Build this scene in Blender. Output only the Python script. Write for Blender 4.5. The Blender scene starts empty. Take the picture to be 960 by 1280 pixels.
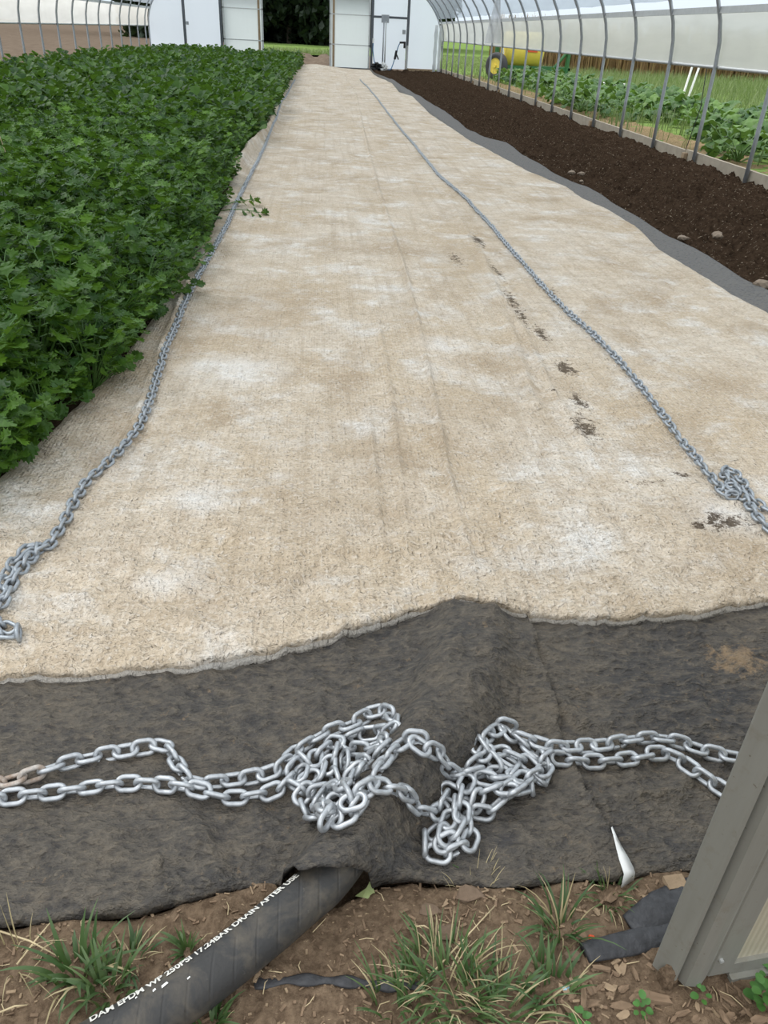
import bpy, bmesh, math, random
import numpy as np
from mathutils import Vector, Matrix, Euler
random.seed(7); rng = np.random.default_rng(7)
S = bpy.context.scene; COL = S.collection

# ------------------------------------------------------------------ camera, sky, sun, exposure
CAM_H = 1.4; FPX = 970.0
def cam_axes(vp=(400, 36), roll=math.radians(3.0)):
    d = np.array([(vp[0]-480)/FPX, (vp[1]-640)/FPX, 1.]); d /= np.linalg.norm(d)
    t = math.tan(roll); q = np.array([t, -1.]); c = (d[0]*q[0]+d[1]*q[1])/d[2]
    u = np.array([q[0], q[1], -c]); u /= np.linalg.norm(u)
    return np.array([np.cross(d, u), d, u])
CM = cam_axes()
cam = bpy.data.cameras.new('camera'); cam_o = bpy.data.objects.new('camera', cam); COL.objects.link(cam_o)
cam.sensor_fit = 'VERTICAL'; cam.sensor_height = 36; cam.lens = FPX/1280*36; cam.clip_start = .05; cam.clip_end = 600
R = Matrix([[CM[i][0], -CM[i][1], -CM[i][2]] for i in range(3)])
cam_o.matrix_world = Matrix.Translation((0, 0, CAM_H)) @ R.to_4x4()
S.camera = cam_o
S.view_settings.view_transform = 'Standard'; S.view_settings.look = 'None'; S.view_settings.gamma = 1
S.view_settings.exposure = 0.25
W = bpy.data.worlds.new('overcast'); S.world = W; W.use_nodes = True
wn = W.node_tree; bg = wn.nodes['Background']
tc = wn.nodes.new('ShaderNodeTexCoord'); sx = wn.nodes.new('ShaderNodeSeparateXYZ'); cr = wn.nodes.new('ShaderNodeValToRGB')
wn.links.new(tc.outputs['Generated'], sx.inputs[0]); wn.links.new(sx.outputs[2], cr.inputs[0]); wn.links.new(cr.outputs[0], bg.inputs[0])
cr.color_ramp.elements[0].color = (.40, .45, .50, 1); cr.color_ramp.elements[1].color = (1, 1, 1, 1)
el = cr.color_ramp.elements.new(.5); el.color = (.74, .78, .81, 1)
bg.inputs[1].default_value = 1.75
sun = bpy.data.lights.new('sun', 'SUN'); sun.energy = 2.6; sun.angle = math.radians(22); sun.color = (1, .96, .9)
sun_o = bpy.data.objects.new('sun', sun); COL.objects.link(sun_o); sun_o.rotation_euler = Vector((-.50, .30, .75)).to_track_quat('Z', 'Y').to_euler()

# ------------------------------------------------------------------ helpers
def ray(px, py): return CM @ np.array([(px-480)/FPX, (py-640)/FPX, 1.])
def gnd(px, py, z=0.):
    v = ray(px, py); return v*((z-CAM_H)/v[2]) + np.array([0, 0, CAM_H])
def on_surf(px, py, H):
    z = 0.
    for _ in range(8):
        p = gnd(px, py, z); z = .5*z + .5*float(H(np.array([p[0]]), np.array([p[1]]))[0])
    return gnd(px, py, z)
def proj(P):
    c = CM.T @ (np.array(P)-np.array([0, 0, CAM_H])); return (480+FPX*c[0]/c[2], 640+FPX*c[1]/c[2]) if c[2] > .05 else (-9999, 9999)
def sm(a, b, x):
    t = np.clip((np.asarray(x)-a)/(b-a), 0, 1); return t*t*(3-2*t)
def _h(ix, iy, s):
    n = (ix*374761393 + iy*668265263 + s*1442695041) & 0x7fffffff
    n = ((n ^ (n >> 13))*1274126177) & 0x7fffffff
    return ((n ^ (n >> 16)) & 0xffff)/65535.
def vn(x, y, s=0):
    x = np.asarray(x, float); y = np.asarray(y, float)
    ix = np.floor(x).astype(np.int64); iy = np.floor(y).astype(np.int64); fx = x-ix; fy = y-iy
    fx = fx*fx*(3-2*fx); fy = fy*fy*(3-2*fy)
    a = _h(ix, iy, s); b = _h(ix+1, iy, s); c = _h(ix, iy+1, s); d = _h(ix+1, iy+1, s)
    return (a+(b-a)*fx)+((c+(d-c)*fx)-(a+(b-a)*fx))*fy - .5
def fbm(x, y, o=4, s=0):
    r = 0; a = 1.
    for i in range(o): r = r + a*vn(x*2**i, y*2**i, s+i*17); a *= .5
    return r
def pdist(x, y, pts):
    """distance to a polyline, signed side, and arc parameter 0..n"""
    best = np.full(np.shape(x), 1e9); side = np.zeros(np.shape(x)); par = np.zeros(np.shape(x))
    for i in range(len(pts)-1):
        (ax, ay), (bx, by) = pts[i][:2], pts[i+1][:2]; dx, dy = bx-ax, by-ay; L2 = dx*dx+dy*dy
        t = np.clip(((x-ax)*dx+(y-ay)*dy)/L2, 0, 1); ex = x-ax-t*dx; ey = y-ay-t*dy; d = np.hypot(ex, ey)
        m = d < best; best = np.where(m, d, best); side = np.where(m, np.sign(dx*ey-dy*ex), side); par = np.where(m, i+t, par)
    return best, side, par
def smooth_path(pts, step):
    """Catmull-Rom through pts, resampled at step"""
    P = [np.array(p, float) for p in pts]; P = [2*P[0]-P[1]]+P+[2*P[-1]-P[-2]]; out = []
    for i in range(1, len(P)-2):
        for t in np.linspace(0, 1, 24, endpoint=False):
            a, b, c, d = P[i-1:i+3]
            out.append(.5*(2*b+(c-a)*t+(2*a-5*b+4*c-d)*t*t+(3*b-a-3*c+d)*t**3))
    out.append(P[-2]); out = np.array(out)
    L = np.concatenate([[0], np.cumsum(np.linalg.norm(np.diff(out, axis=0), axis=1))])
    q = np.arange(0, L[-1], step)
    return np.stack([np.interp(q, L, out[:, k]) for k in range(out.shape[1])], 1)

class MB:
    def __init__(s): s.v = []; s.f = []; s.m = []
    def add(s, v, f, m=0):
        o = len(s.v); s.v += [tuple(p) for p in v]; s.f += [tuple(i+o for i in q) for q in f]; s.m += [m]*len(f); return s
    def box(s, x0, x1, y0, y1, z0, z1, m=0):
        v = [(x, y, z) for x in (x0, x1) for y in (y0, y1) for z in (z0, z1)]
        return s.add(v, [(0, 1, 3, 2), (4, 6, 7, 5), (0, 4, 5, 1), (2, 3, 7, 6), (0, 2, 6, 4), (1, 5, 7, 3)], m)
    def tube(s, path, r, n=8, m=0, cap=True, flat=1.):
        P = [Vector(p) for p in path]; rr = r if hasattr(r, '__len__') else [r]*len(P); v = []; f = []
        T0 = (P[1]-P[0]).normalized(); up = Vector((0, 0, 1)) if abs(T0.z) < .9 else Vector((0, 1, 0))
        for i, p in enumerate(P):
            T = (P[min(i+1, len(P)-1)]-P[max(i-1, 0)]).normalized(); A = T.cross(up).normalized(); B = A.cross(T)
            if A.length < .1: A = Vector((1, 0, 0))
            for k in range(n):
                a = 2*math.pi*k/n; v.append(p+A*math.cos(a)*rr[i]+B*math.sin(a)*rr[i]*flat)
            up = B
        for i in range(len(P)-1):
            for k in range(n): f.append((i*n+k, i*n+(k+1) % n, (i+1)*n+(k+1) % n, (i+1)*n+k))
        if cap: f.append(tuple(range(n-1, -1, -1))); f.append(tuple((len(P)-1)*n+k for k in range(n)))
        return s.add(v, f, m)
    def mesh(s, name, mats, smooth=False):
        me = bpy.data.meshes.new(name); me.from_pydata(s.v, [], s.f)
        for m in (mats if isinstance(mats, (list, tuple)) else [mats]): me.materials.append(m)
        me.polygons.foreach_set('material_index', s.m)
        me.polygons.foreach_set('use_smooth', [smooth]*len(s.f)); me.update(); return me
def obj(name, me, parent=None, loc=None):
    o = bpy.data.objects.new(name, me); COL.objects.link(o)
    if parent: o.parent = parent
    if loc is not None: o.location = loc
    return o
def build(mb, name, mats, parent=None, smooth=False, loc=None): return obj(name, mb.mesh(name, mats, smooth), parent, loc)
def thing(name, loc=(0, 0, 0), rz=0): o = obj(name, None, None, loc); o.rotation_euler.z = rz; return o
def tag(o, label, cat, group=None):
    o['label'] = label; o['category'] = cat
    if group: o['group'] = group
    return o
def struct(o, label=None):
    o['kind'] = 'structure'
    if label: o['label'] = label
    return o
def stuff(o): o['kind'] = 'stuff'; return o
def raw_mesh(name, V, F, mats, smooth=True, mi=None):
    """fast mesh from numpy arrays (F: n x k)"""
    me = bpy.data.meshes.new(name); V = np.asarray(V, np.float32); F = np.asarray(F, np.int32); k = F.shape[1]
    me.vertices.add(len(V)); me.vertices.foreach_set('co', V.ravel())
    me.loops.add(F.size); me.loops.foreach_set('vertex_index', F.ravel())
    me.polygons.add(len(F)); me.polygons.foreach_set('loop_start', np.arange(len(F), dtype=np.int32)*k)
    for m in (mats if isinstance(mats, (list, tuple)) else [mats]): me.materials.append(m)
    if mi is not None: me.polygons.foreach_set('material_index', np.asarray(mi, np.int32))
    me.polygons.foreach_set('use_smooth', np.full(len(F), smooth)); me.update(calc_edges=True); me.validate(); return me
def grid(name, X, Y, Z, mats, smooth=True, mi=None):
    r, c = X.shape; V = np.stack([X, Y, Z], -1).reshape(-1, 3); i = np.arange(r*c).reshape(r, c)
    F = np.stack([i[:-1, :-1], i[:-1, 1:], i[1:, 1:], i[1:, :-1]], -1).reshape(-1, 4)
    return raw_mesh(name, V, F, mats, smooth, mi)

# ------------------------------------------------------------------ materials
class NT:
    def __init__(s, name):
        s.mat = bpy.data.materials.new(name); s.mat.use_nodes = True; s.t = s.mat.node_tree; s.n = s.t.nodes; s.n.clear()
        s.out = s.n.new('ShaderNodeOutputMaterial'); s.obj = None
    def set(s, i, v):
        if isinstance(v, bpy.types.NodeSocket): s.t.links.new(v, i)
        elif v is not None: i.default_value = (*v, 1) if (hasattr(v, '__len__') and len(v) == 3 and i.type == 'RGBA') else v
    def pos(s): return s.n.new('ShaderNodeNewGeometry').outputs['Position']
    def oco(s): return s.n.new('ShaderNodeTexCoord').outputs['Object']
    def scale(s, vec, sc, off=(0, 0, 0)):
        m = s.n.new('ShaderNodeMapping'); s.set(m.inputs[0], vec); m.inputs['Scale'].default_value = sc; m.inputs['Location'].default_value = off; return m.outputs[0]
    def noise(s, vec, sc=5, det=4, rough=.55, dist=0):
        k = s.n.new('ShaderNodeTexNoise'); s.set(k.inputs['Vector'], vec); k.inputs['Scale'].default_value = sc
        k.inputs['Detail'].default_value = det; k.inputs['Roughness'].default_value = rough; k.inputs['Distortion'].default_value = dist; return k.outputs[0]
    def voro(s, vec, sc, feat='F1'):
        k = s.n.new('ShaderNodeTexVoronoi'); s.set(k.inputs['Vector'], vec); k.inputs['Scale'].default_value = sc; k.feature = feat; return k.outputs[0]
    def ramp(s, f, *st):
        k = s.n.new('ShaderNodeValToRGB'); s.set(k.inputs[0], f); e = k.color_ramp.elements
        while len(e) < len(st): e.new(.5)
        for el, (p, c) in zip(e, st): el.position = p; el.color = (*c, 1) if hasattr(c, '__len__') else (c, c, c, 1)
        return k.outputs[0]
    def math(s, op, a, b=None, c=None, clamp=False):
        k = s.n.new('ShaderNodeMath'); k.operation = op; k.use_clamp = clamp; s.set(k.inputs[0], a); s.set(k.inputs[1], b)
        if c is not None: s.set(k.inputs[2], c)
        return k.outputs[0]
    def mix(s, f, a, b, mode='MIX'):
        k = s.n.new('ShaderNodeMix'); k.data_type = 'RGBA'; k.blend_type = mode; s.set(k.inputs[0], f); s.set(k.inputs[6], a); s.set(k.inputs[7], b); return k.outputs[2]
    def bump(s, h, st=.5, d=.01, n=None):
        k = s.n.new('ShaderNodeBump'); s.set(k.inputs['Height'], h); k.inputs['Strength'].default_value = st; k.inputs['Distance'].default_value = d
        s.set(k.inputs['Normal'], n); return k.outputs[0]
    def rand(s): return s.n.new('ShaderNodeObjectInfo').outputs['Random']
    def pbsdf(s, col, rough=.8, metal=0., normal=None, spec=.5, trans=0):
        p = s.n.new('ShaderNodeBsdfPrincipled'); s.set(p.inputs['Base Color'], col); s.set(p.inputs['Roughness'], rough); s.set(p.inputs['Metallic'], metal)
        p.inputs['Specular IOR Level'].default_value = spec; s.set(p.inputs['Normal'], normal); return p.outputs[0]
    def mixs(s, f, a, b):
        k = s.n.new('ShaderNodeMixShader'); s.set(k.inputs[0], f); s.t.links.new(a, k.inputs[1]); s.t.links.new(b, k.inputs[2]); return k.outputs[0]
    def done(s, sh): s.t.links.new(sh, s.out.inputs[0]); return s.mat
def simple(name, col, rough=.7, metal=0, var=.25, sc=12, bump=.15, spec=.4):
    k = NT(name); p = k.oco(); n = k.noise(p, sc, 5)
    c = k.mix(n, tuple(x*(1-var) for x in col), tuple(min(1, x*(1+var)) for x in col))
    return k.done(k.pbsdf(c, rough, metal, k.bump(n, bump, .01), spec))
def film(name, col, clear, streak=.25, rough=.35, gloss=.05):
    k = NT(name); p = k.pos(); n = k.noise(k.scale(p, (1.2, .9, 6)), 1.2, 5, .6, .6); n2 = k.noise(k.scale(p, (14, 1.5, .7)), 1, 3)
    n = k.math('ADD', k.math('MULTIPLY', n, .6), k.math('MULTIPLY', n2, .4))
    c = k.mix(k.ramp(n, (.3, 0), (.7, 1)), tuple(x*(1-streak) for x in col), col)
    tl = k.n.new('ShaderNodeBsdfTranslucent'); k.set(tl.inputs[0], c)
    df = k.n.new('ShaderNodeBsdfDiffuse'); k.set(df.inputs[0], c)
    tr = k.n.new('ShaderNodeBsdfTransparent'); tr.inputs[0].default_value = (.80, .83, .86, 1); gl = k.n.new('ShaderNodeBsdfGlossy'); gl.inputs['Roughness'].default_value = rough
    sh = k.mixs(.25, tl.outputs[0], df.outputs[0]); sh = k.mixs(gloss, sh, gl.outputs[0])
    return k.done(k.mixs(k.math('ADD', k.math('MULTIPLY', n, .25), clear-.12, clamp=True), sh, tr.outputs[0]))

M = {}
M['roof'] = film('roof_film', (.50, .56, .62), .42)
M['curtain'] = film('curtain_film', (.80, .79, .74), .12, .22)
M['endfilm'] = film('end_wall_film', (.80, .88, .96), .06, .10)
M['poly'] = film('polycarbonate', (.78, .86, .86), .06, .14)
M['bag'] = film('hanging_film', (.9, .9, .9), .35, .3)
M['galv'] = simple('galvanised_tube', (.36, .38, .40), .45, .6, .2, 25)
M['galvdark'] = simple('dark_steel', (.12, .13, .145), .5, .3, .2, 25)
M['alu'] = simple('aluminium', (.55, .56, .55), .45, .5, .15, 15)
M['wood'] = simple('weathered_board', (.36, .31, .24), .9, 0, .3, 8, .4)
M['brownwood'] = simple('brown_post', (.33, .24, .15), .9, 0, .3, 8, .4)
M['black'] = simple('black_plastic', (.02, .02, .022), .5, 0, .3, 20)
M['white'] = simple('white_plastic', (.80, .80, .78), .5, 0, .06, 20)
M['blue'] = simple('blue_hose', (.05, .16, .30), .45, 0, .2, 20)
M['yellow'] = simple('yellow_tank', (.74, .58, .10), .45, 0, .15, 4)
M['jdgreen'] = simple('green_paint', (.03, .13, .04), .5, 0, .2, 10)
M['tyre'] = simple('tyre_rubber', (.05, .05, .055), .8, 0, .2, 30)
M['red'] = simple('red_label', (.62, .09, .03), .6, 0, .1, 10)
M['stone'] = simple('stone', (.25, .195, .145), .9, 0, .25, 30, .3)
M['clod'] = simple('dirt_clod', (.165, .115, .078), .95, 0, .3, 60, .5)
M['chip'] = simple('wood_chip', (.20, .135, .085), .9, 0, .5, 60, .5)
M['chippale'] = simple('pale_wood_chip', (.30, .215, .135), .9, 0, .3, 60, .5)
M['straw'] = simple('dry_straw', (.56, .45, .27), .8, 0, .3, 30)

def leafmat(name, dark, light, rough=.4, trans=.3, spec=.5, vein=True, byrand=True):
    k = NT(name); p = k.oco(); n = k.noise(p, 9, 3)
    r = k.rand() if byrand else n
    wn_ = k.n.new('ShaderNodeTexWhiteNoise'); wn_.noise_dimensions = '1D'
    isl = k.n.new('ShaderNodeNewGeometry').outputs['Random Per Island']
    f = k.math('POWER', k.math('ADD', k.math('MULTIPLY', r, .45), k.math('MULTIPLY', isl, .55)), 1.35)
    c = k.mix(f, dark, light); c = k.mix(k.math('MULTIPLY', n, .35), c, tuple(x*.55 for x in dark))
    s1 = k.pbsdf(c, rough, 0, k.bump(k.noise(p, 70, 3), .25, .004), spec)
    tl = k.n.new('ShaderNodeBsdfTranslucent'); k.set(tl.inputs[0], k.mix(.5, c, (.20, .36, .04)))
    return k.done(k.mixs(trans, s1, tl.outputs[0]))
M['celery'] = leafmat('celery_leaf', (.010, .048, .013), (.15, .30, .022), .45, .24, .25)
M['stalk'] = leafmat('celery_stalk', (.06, .15, .03), (.14, .26, .06), .4, .1)
M['squash'] = leafmat('squash_leaf', (.018, .070, .022), (.15, .27, .06), .5, .22, .3)
M['grass'] = leafmat('grass_blade', (.035, .085, .025), (.15, .22, .075), .5, .2)
M['drygrass'] = leafmat('dry_blade', (.30, .24, .12), (.60, .50, .30), .7, .1)
M['meadow'] = leafmat('meadow_grass', (.10, .155, .045), (.27, .32, .13), .6, .2)
M['reed'] = leafmat('brown_maize', (.10, .055, .025), (.42, .27, .12), .8, .1)
M['treeleaf'] = leafmat('tree_leaf', (.006, .014, .006), (.02, .045, .015), .6, .1)  # leaf colour set very dark, standing in for the wood's unlit interior
M['bark'] = simple('bark', (.09, .075, .06), .95, 0, .3, 8, .5)
M['weed'] = leafmat('weed_leaf', (.05, .16, .03), (.10, .27, .05), .4, .2)
M['paleleaf'] = simple('pale_leaf', (.28, .33, .14), .6, 0, .2, 60)

def soilmat(name, dark, light, chips, sc=60, bs=.6, chipthr=.68):
    k = NT(name); p = k.pos(); n = k.noise(p, 3, 5); f = k.noise(p, sc, 6, .7)
    c = k.mix(k.ramp(f, (.35, 0), (.68, 1)), dark, light); c = k.mix(k.ramp(n, (.4, 0), (.7, .45)), c, light)
    cf = k.noise(k.scale(p, (1, 2.2, 1)), sc*1.6, 3, .5); c = k.mix(k.ramp(cf, (chipthr, 0), (chipthr+.04, 1)), c, chips)
    b = k.bump(f, bs, .012); b = k.bump(k.noise(p, sc*3, 3), bs*.7, .004, b)
    return k.done(k.pbsdf(c, 1, 0, b, .0))
M['dirt'] = soilmat('bare_dirt', (.075, .050, .033), (.235, .168, .112), (.36, .27, .17), 55, .7)
M['bed'] = soilmat('dark_compost', (.017, .011, .007), (.058, .038, .025), (.26, .21, .155), 20, 1.0, .655)
M['field'] = soilmat('field_soil', (.085, .066, .050), (.14, .112, .088), (.18, .15, .11), 2.2, .6)
M['lawn'] = soilmat('lawn', (.085, .145, .04), (.17, .24, .075), (.26, .29, .13), 6, .6)
M['straw_mulch'] = soilmat('straw_mulch', (.10, .085, .045), (.30, .22, .13), (.48, .37, .24), 30, .8)

def tan_mat(name, edge=False):
    k = NT(name); p = k.pos()
    n1 = k.noise(k.scale(p, (1, .8, 1)), 1.5, 6, .66, .4); n2 = k.noise(k.scale(p, (1.1, 1.3, 1), (7, 3, 0)), 2.6, 7, .68, .3)
    st = k.noise(k.scale(p, (1.3, 7, 1)), 4, 5, .65)
    c = k.mix(k.ramp(n1, (.38, 0), (.6, 1)), (.575, .465, .335), (.685, .595, .485))
    c = k.mix(k.ramp(n2, (.50, 0), (.66, .85)), c, (.80, .775, .735))
    n3 = k.noise(k.scale(p, (1, .8, 1), (3, 11, 0)), 2.0, 6, .68, .4); c = k.mix(k.ramp(n3, (.50, 0), (.68, .85)), c, (.42, .32, .215))
    n4 = k.noise(k.scale(p, (1, 1, 1), (13, 1, 0)), 9, 6, .72, .2); c = k.mix(k.ramp(n4, (.34, .55), (.50, 0)), c, (.46, .37, .27)); c = k.mix(k.ramp(n4, (.58, 0), (.72, .6)), c, (.82, .79, .75))
    c = k.mix(k.ramp(st, (.35, .25), (.6, 0)), c, (.38, .30, .21))
    cell = k.noise(k.scale(p, (72, 88, 40)), 1, 2, .5, 0)
    wv_ = k.n.new('ShaderNodeTexWave'); wv_.bands_direction = 'X'; k.set(wv_.inputs[0], p); wv_.inputs['Scale'].default_value = 24; wv_.inputs['Distortion'].default_value = 2.2; wv_.inputs['Detail'].default_value = 2; wv_.inputs['Detail Scale'].default_value = 6
    cell = k.math('ADD', k.math('MULTIPLY', cell, .93), k.math('MULTIPLY', wv_.outputs[0], .07)); fine = k.noise(p, 140, 4, .7)
    c = k.mix(k.ramp(cell, (.30, .45), (.50, 0)), c, (.37, .29, .205)); c = k.mix(k.ramp(cell, (.54, 0), (.72, .35)), c, (.83, .79, .73))
    lw = k.noise(k.scale(p, (22, .55, 1)), 1, 4, .6, .2); c = k.mix(k.ramp(lw, (.36, .3), (.48, 0)), c, (.42, .335, .24))
    # washed-out pale patches and browner stained areas, each at its own place on the sheet
    pn = k.noise(p, 7, 6, .7)
    for (px, py, rx, ry, amt, col) in [(290, 472, .34, .26, .62, (.83, .81, .78)), (245, 640, .16, .12, .55, (.83, .81, .78)), (215, 748, .12, .07, .6, (.83, .81, .78)), (560, 438, .2, .16, .6, (.83, .81, .78)), (905, 660, .22, .16, .6, (.85, .83, .80)), (350, 604, .06, .05, .6, (.84, .82, .79)),
                                       (420, 560, .45, .5, .42, (.44, .345, .24)), (330, 400, .4, .8, .40, (.46, .36, .255)), (600, 520, .3, .5, .42, (.44, .35, .25)), (470, 650, .35, .2, .42, (.44, .345, .24)), (130, 700, .2, .15, .42, (.44, .345, .24)), (570, 330, .3, .9, .42, (.44, .345, .24))]:
        q = gnd(px, py); d = k.n.new('ShaderNodeVectorMath'); d.operation = 'LENGTH'
        k.set(d.inputs[0], k.scale(p, (1/rx, 1/ry, 0), (-q[0]/rx, -q[1]/ry, 0)))
        f_ = k.math('MULTIPLY', k.ramp(d.outputs['Value'], (0, amt), (1, 0)), k.ramp(pn, (.35, .25), (.62, 1.4)), clamp=True); c = k.mix(f_, c, col)
    spk = k.noise(p, 30, 6, .8); fsp = k.noise(k.scale(p, (1, .7, 1)), 170, 3, .7)
    # dried-on mud spots, each with a place of its own on the sheet
    for (px, py, rx, ry, amt) in [(706, 468, .09, .18, 1.15), (597, 308, .09, .38, 1.1), (730, 545, .11, .26, 1.0), (722, 510, .07, .3, .95), (640, 385, .09, .75, .8), (570, 330, .13, .5, .75), (620, 345, .06, .5, .9), (652, 405, .06, .4, .9), (675, 425, .08, .3, .95), (690, 370, .1, .3, .7),
                                  (868, 672, .05, .06, 1.1), (905, 668, .22, .14, .95), (848, 604, .05, .07, 1.), (812, 616, .16, .06, .8), (548, 244, .06, .3, .55), (690, 500, .05, .12, .6)]:
        q = gnd(px, py); d = k.n.new('ShaderNodeVectorMath'); d.operation = 'LENGTH'
        k.set(d.inputs[0], k.scale(p, (1/rx, 1/ry, 0), (-q[0]/rx, -q[1]/ry, 0)))
        fall = k.ramp(d.outputs['Value'], (0.0, amt*.265), (1., 0))
        s_ = k.math('ADD', k.math('ADD', k.math('MULTIPLY', spk, .75), k.math('MULTIPLY', fsp, .25)), fall)
        c = k.mix(k.ramp(s_, (.66, 0), (.71, .9)), c, (.075, .052, .032))
    if edge: c = k.mix(.75, c, (.40, .385, .36))
    b = k.bump(cell, 1, .016); b = k.bump(fine, .5, .004, b); b = k.bump(k.noise(p, 22, 5, .6), .8, .03, b)
    return k.done(k.pbsdf(c, .92, 0, b, .15))
M['tan'] = tan_mat('tan_felt'); M['hem'] = tan_mat('tan_felt_hem', True)
def dark_mat():
    k = NT('charcoal_felt'); p = k.pos()
    n1 = k.noise(p, 2.6, 6, .65, .3); n2 = k.noise(k.scale(p, (1, 1.8, 1), (5, 2, 0)), 9, 6, .7); fib = k.noise(k.scale(p, (75, 150, 60)), 1, 3, .6, 0)
    c = k.mix(k.ramp(n1, (.35, 0), (.7, 1)), (.059, .057, .056), (.122, .105, .084))
    c = k.mix(k.ramp(n2, (.5, 0), (.72, .6)), c, (.165, .135, .10)); c = k.mix(k.ramp(n2, (.28, .6), (.42, 0)), c, (.050, .050, .055))
    sx_ = k.n.new('ShaderNodeSeparateXYZ'); k.set(sx_.inputs[0], p); c = k.mix(k.math('MULTIPLY', k.ramp(k.math('MULTIPLY', sx_.outputs[0], .4), (.82, 0), (.95, .85)), k.ramp(k.math('MULTIPLY', sx_.outputs[1], .1), (.3, 0), (.45, 1))), c, (.17, .168, .165))
    c = k.mix(k.ramp(fib, (.55, 0), (.8, .6)), c, (.20, .165, .12)); c = k.mix(k.ramp(fib, (.25, .4), (.45, 0)), c, (.045, .044, .046))
    q = gnd(925, 830); d = k.n.new('ShaderNodeVectorMath'); d.operation = 'LENGTH'; k.set(d.inputs[0], k.scale(p, (1/.12, 1/.11, 0), (-q[0]/.12, -q[1]/.11, 0)))
    c = k.mix(k.ramp(k.math('ADD', k.ramp(d.outputs['Value'], (0, .36), (1, 0)), k.noise(p, 40, 5, .7)), (.62, 0), (.78, .8)), c, (.27, .19, .115))
    wr = k.noise(k.scale(p, (1, 1.7, 1)), 40, 3, .55, .15); c = k.mix(k.ramp(wr, (.50, 0), (.70, .5)), c, (.175, .15, .118)); c = k.mix(k.ramp(wr, (.30, .6), (.46, 0)), c, (.036, .035, .037))  # dusty crests lightened; shade of the wrinkle hollows put into the colour
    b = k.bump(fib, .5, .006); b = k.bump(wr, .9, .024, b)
    return k.done(k.pbsdf(c, .9, 0, b, .2))
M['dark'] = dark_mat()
def chain_mat(name, col, rough, metal=.75, rust=0):
    k = NT(name); p = k.oco(); n = k.noise(p, 60, 5, .6); n2 = k.noise(p, 300, 3)
    c = k.mix(k.ramp(n, (.35, 0), (.65, 1)), tuple(x*.72 for x in col), col)
    if rust: c = k.mix(k.ramp(k.noise(p, 40, 4), (.42, 0), (.68, .9)), c, (.27, .18, .12))
    return k.done(k.pbsdf(c, rough, metal, k.bump(n2, .2, .001), .5))
M['chain'] = chain_mat('bright_galvanised', (.52, .54, .56), .40, .6); M['rust'] = chain_mat('rusty_link', (.6, .55, .5), .6, .4, 1)
M['chaindull'] = chain_mat('dull_galvanised', (.40, .43, .46), .45, .6)
def hose_mat():
    k = NT('black_rubber'); p = k.pos(); n = k.noise(p, 14, 6, .65, .5); n2 = k.noise(p, 90, 5)
    c = k.mix(k.ramp(n, (.45, 0), (.75, .8)), (.036, .035, .034), (.135, .112, .082)); c = k.mix(k.ramp(n2, (.68, 0), (.75, .3)), c, (.2, .18, .15))
    w = k.n.new('ShaderNodeTexWave'); k.set(w.inputs[0], k.scale(p, (18, 13, 0))); w.inputs['Scale'].default_value = .5; w.inputs['Distortion'].default_value = .6
    b = k.bump(n2, .35, .004); b = k.bump(k.ramp(w.outputs[0], (0, 0), (.06, 1)), .3, .004, b)
    return k.done(k.pbsdf(c, .58, 0, b, .4))
M['rubber'] = hose_mat()
M['print'] = simple('white_print', (.72, .70, .64), .7, 0, .3, 200, 0)
def door_mat():
    k = NT('weathered_aluminium'); p = k.pos(); n = k.noise(k.scale(p, (30, 30, 3)), 1, 5, .6); n2 = k.noise(p, 25, 6, .7); n3 = k.noise(p, 120, 3)
    c = k.mix(n, (.215, .21, .18), (.33, .325, .29)); c = k.mix(k.ramp(n2, (.55, 0), (.75, .5)), c, (.19, .16, .115)); c = k.mix(k.ramp(n3, (.70, 0), (.74, .7)), c, (.12, .085, .055))
    return k.done(k.pbsdf(c, .5, .35, k.bump(n2, .12, .004), .5))
M['door'] = door_mat()
def panel_mat():
    k = NT('ribbed_panel'); p = k.oco(); w = k.n.new('ShaderNodeTexWave'); w.bands_direction = 'X'; k.set(w.inputs[0], p); w.inputs['Scale'].default_value = 28; w.inputs['Distortion'].default_value = .3
    n = k.noise(k.scale(p, (8, 1, 2)), 4, 6, .7)
    c = k.mix(n, (.30, .27, .20), (.50, .45, .33)); c = k.mix(k.math('MULTIPLY', w.outputs[0], .35), c, (.62, .57, .44))
    return k.done(k.pbsdf(c, .45, .15, k.bump(w.outputs[0], .3, .004), .5))
M['panel'] = panel_mat()

# ------------------------------------------------------------------ greenhouse shell
YF, YB, XL, XR = .80, 39.0, -7.15, 5.2
XC, HW, Z0, ZH = (XL+XR)/2, (XR-XL)/2, 1.25, 3.0
HOOP_Y = [9.9-1.57*6+1.57*i for i in range(25)]; HOOP_Y = [y for y in HOOP_Y if YF < y < YB]
arch = [(XC+HW*math.cos(a), Z0+ZH*math.sin(a)) for a in np.linspace(0, math.pi, 41)]
ceil = struct(thing('ceiling', (0, 0, 0)), 'arched clear plastic greenhouse roof over galvanised hoops')
hb = MB(); hb.tube([(XR, 0, -.15), (XR, 0, .6)]+[(x, 0, z) for x, z in arch]+[(XL, 0, .6), (XL, 0, -.15)], .027, 8)
hm = hb.mesh('hoop', M['galv'], True)
for y in HOOP_Y+[YB-.03]: obj('hoop', hm, ceil, (0, y, 0))
up = [(XC+(x-XC)*1.006, z+.03) for x, z in arch if z > 1.80]
ys = np.linspace(YF, YB, 60); X = np.array([[x for x, z in up] for y in ys]); Z = np.array([[z for x, z in up] for y in ys]); Yg = np.array([[y]*len(up) for y in ys])
sag = -.015*np.sin((Yg-9.9)/1.57*math.pi)**2; obj('roof_film', grid('roof_film', X, Yg, Z+sag, M['roof']), ceil)
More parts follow.
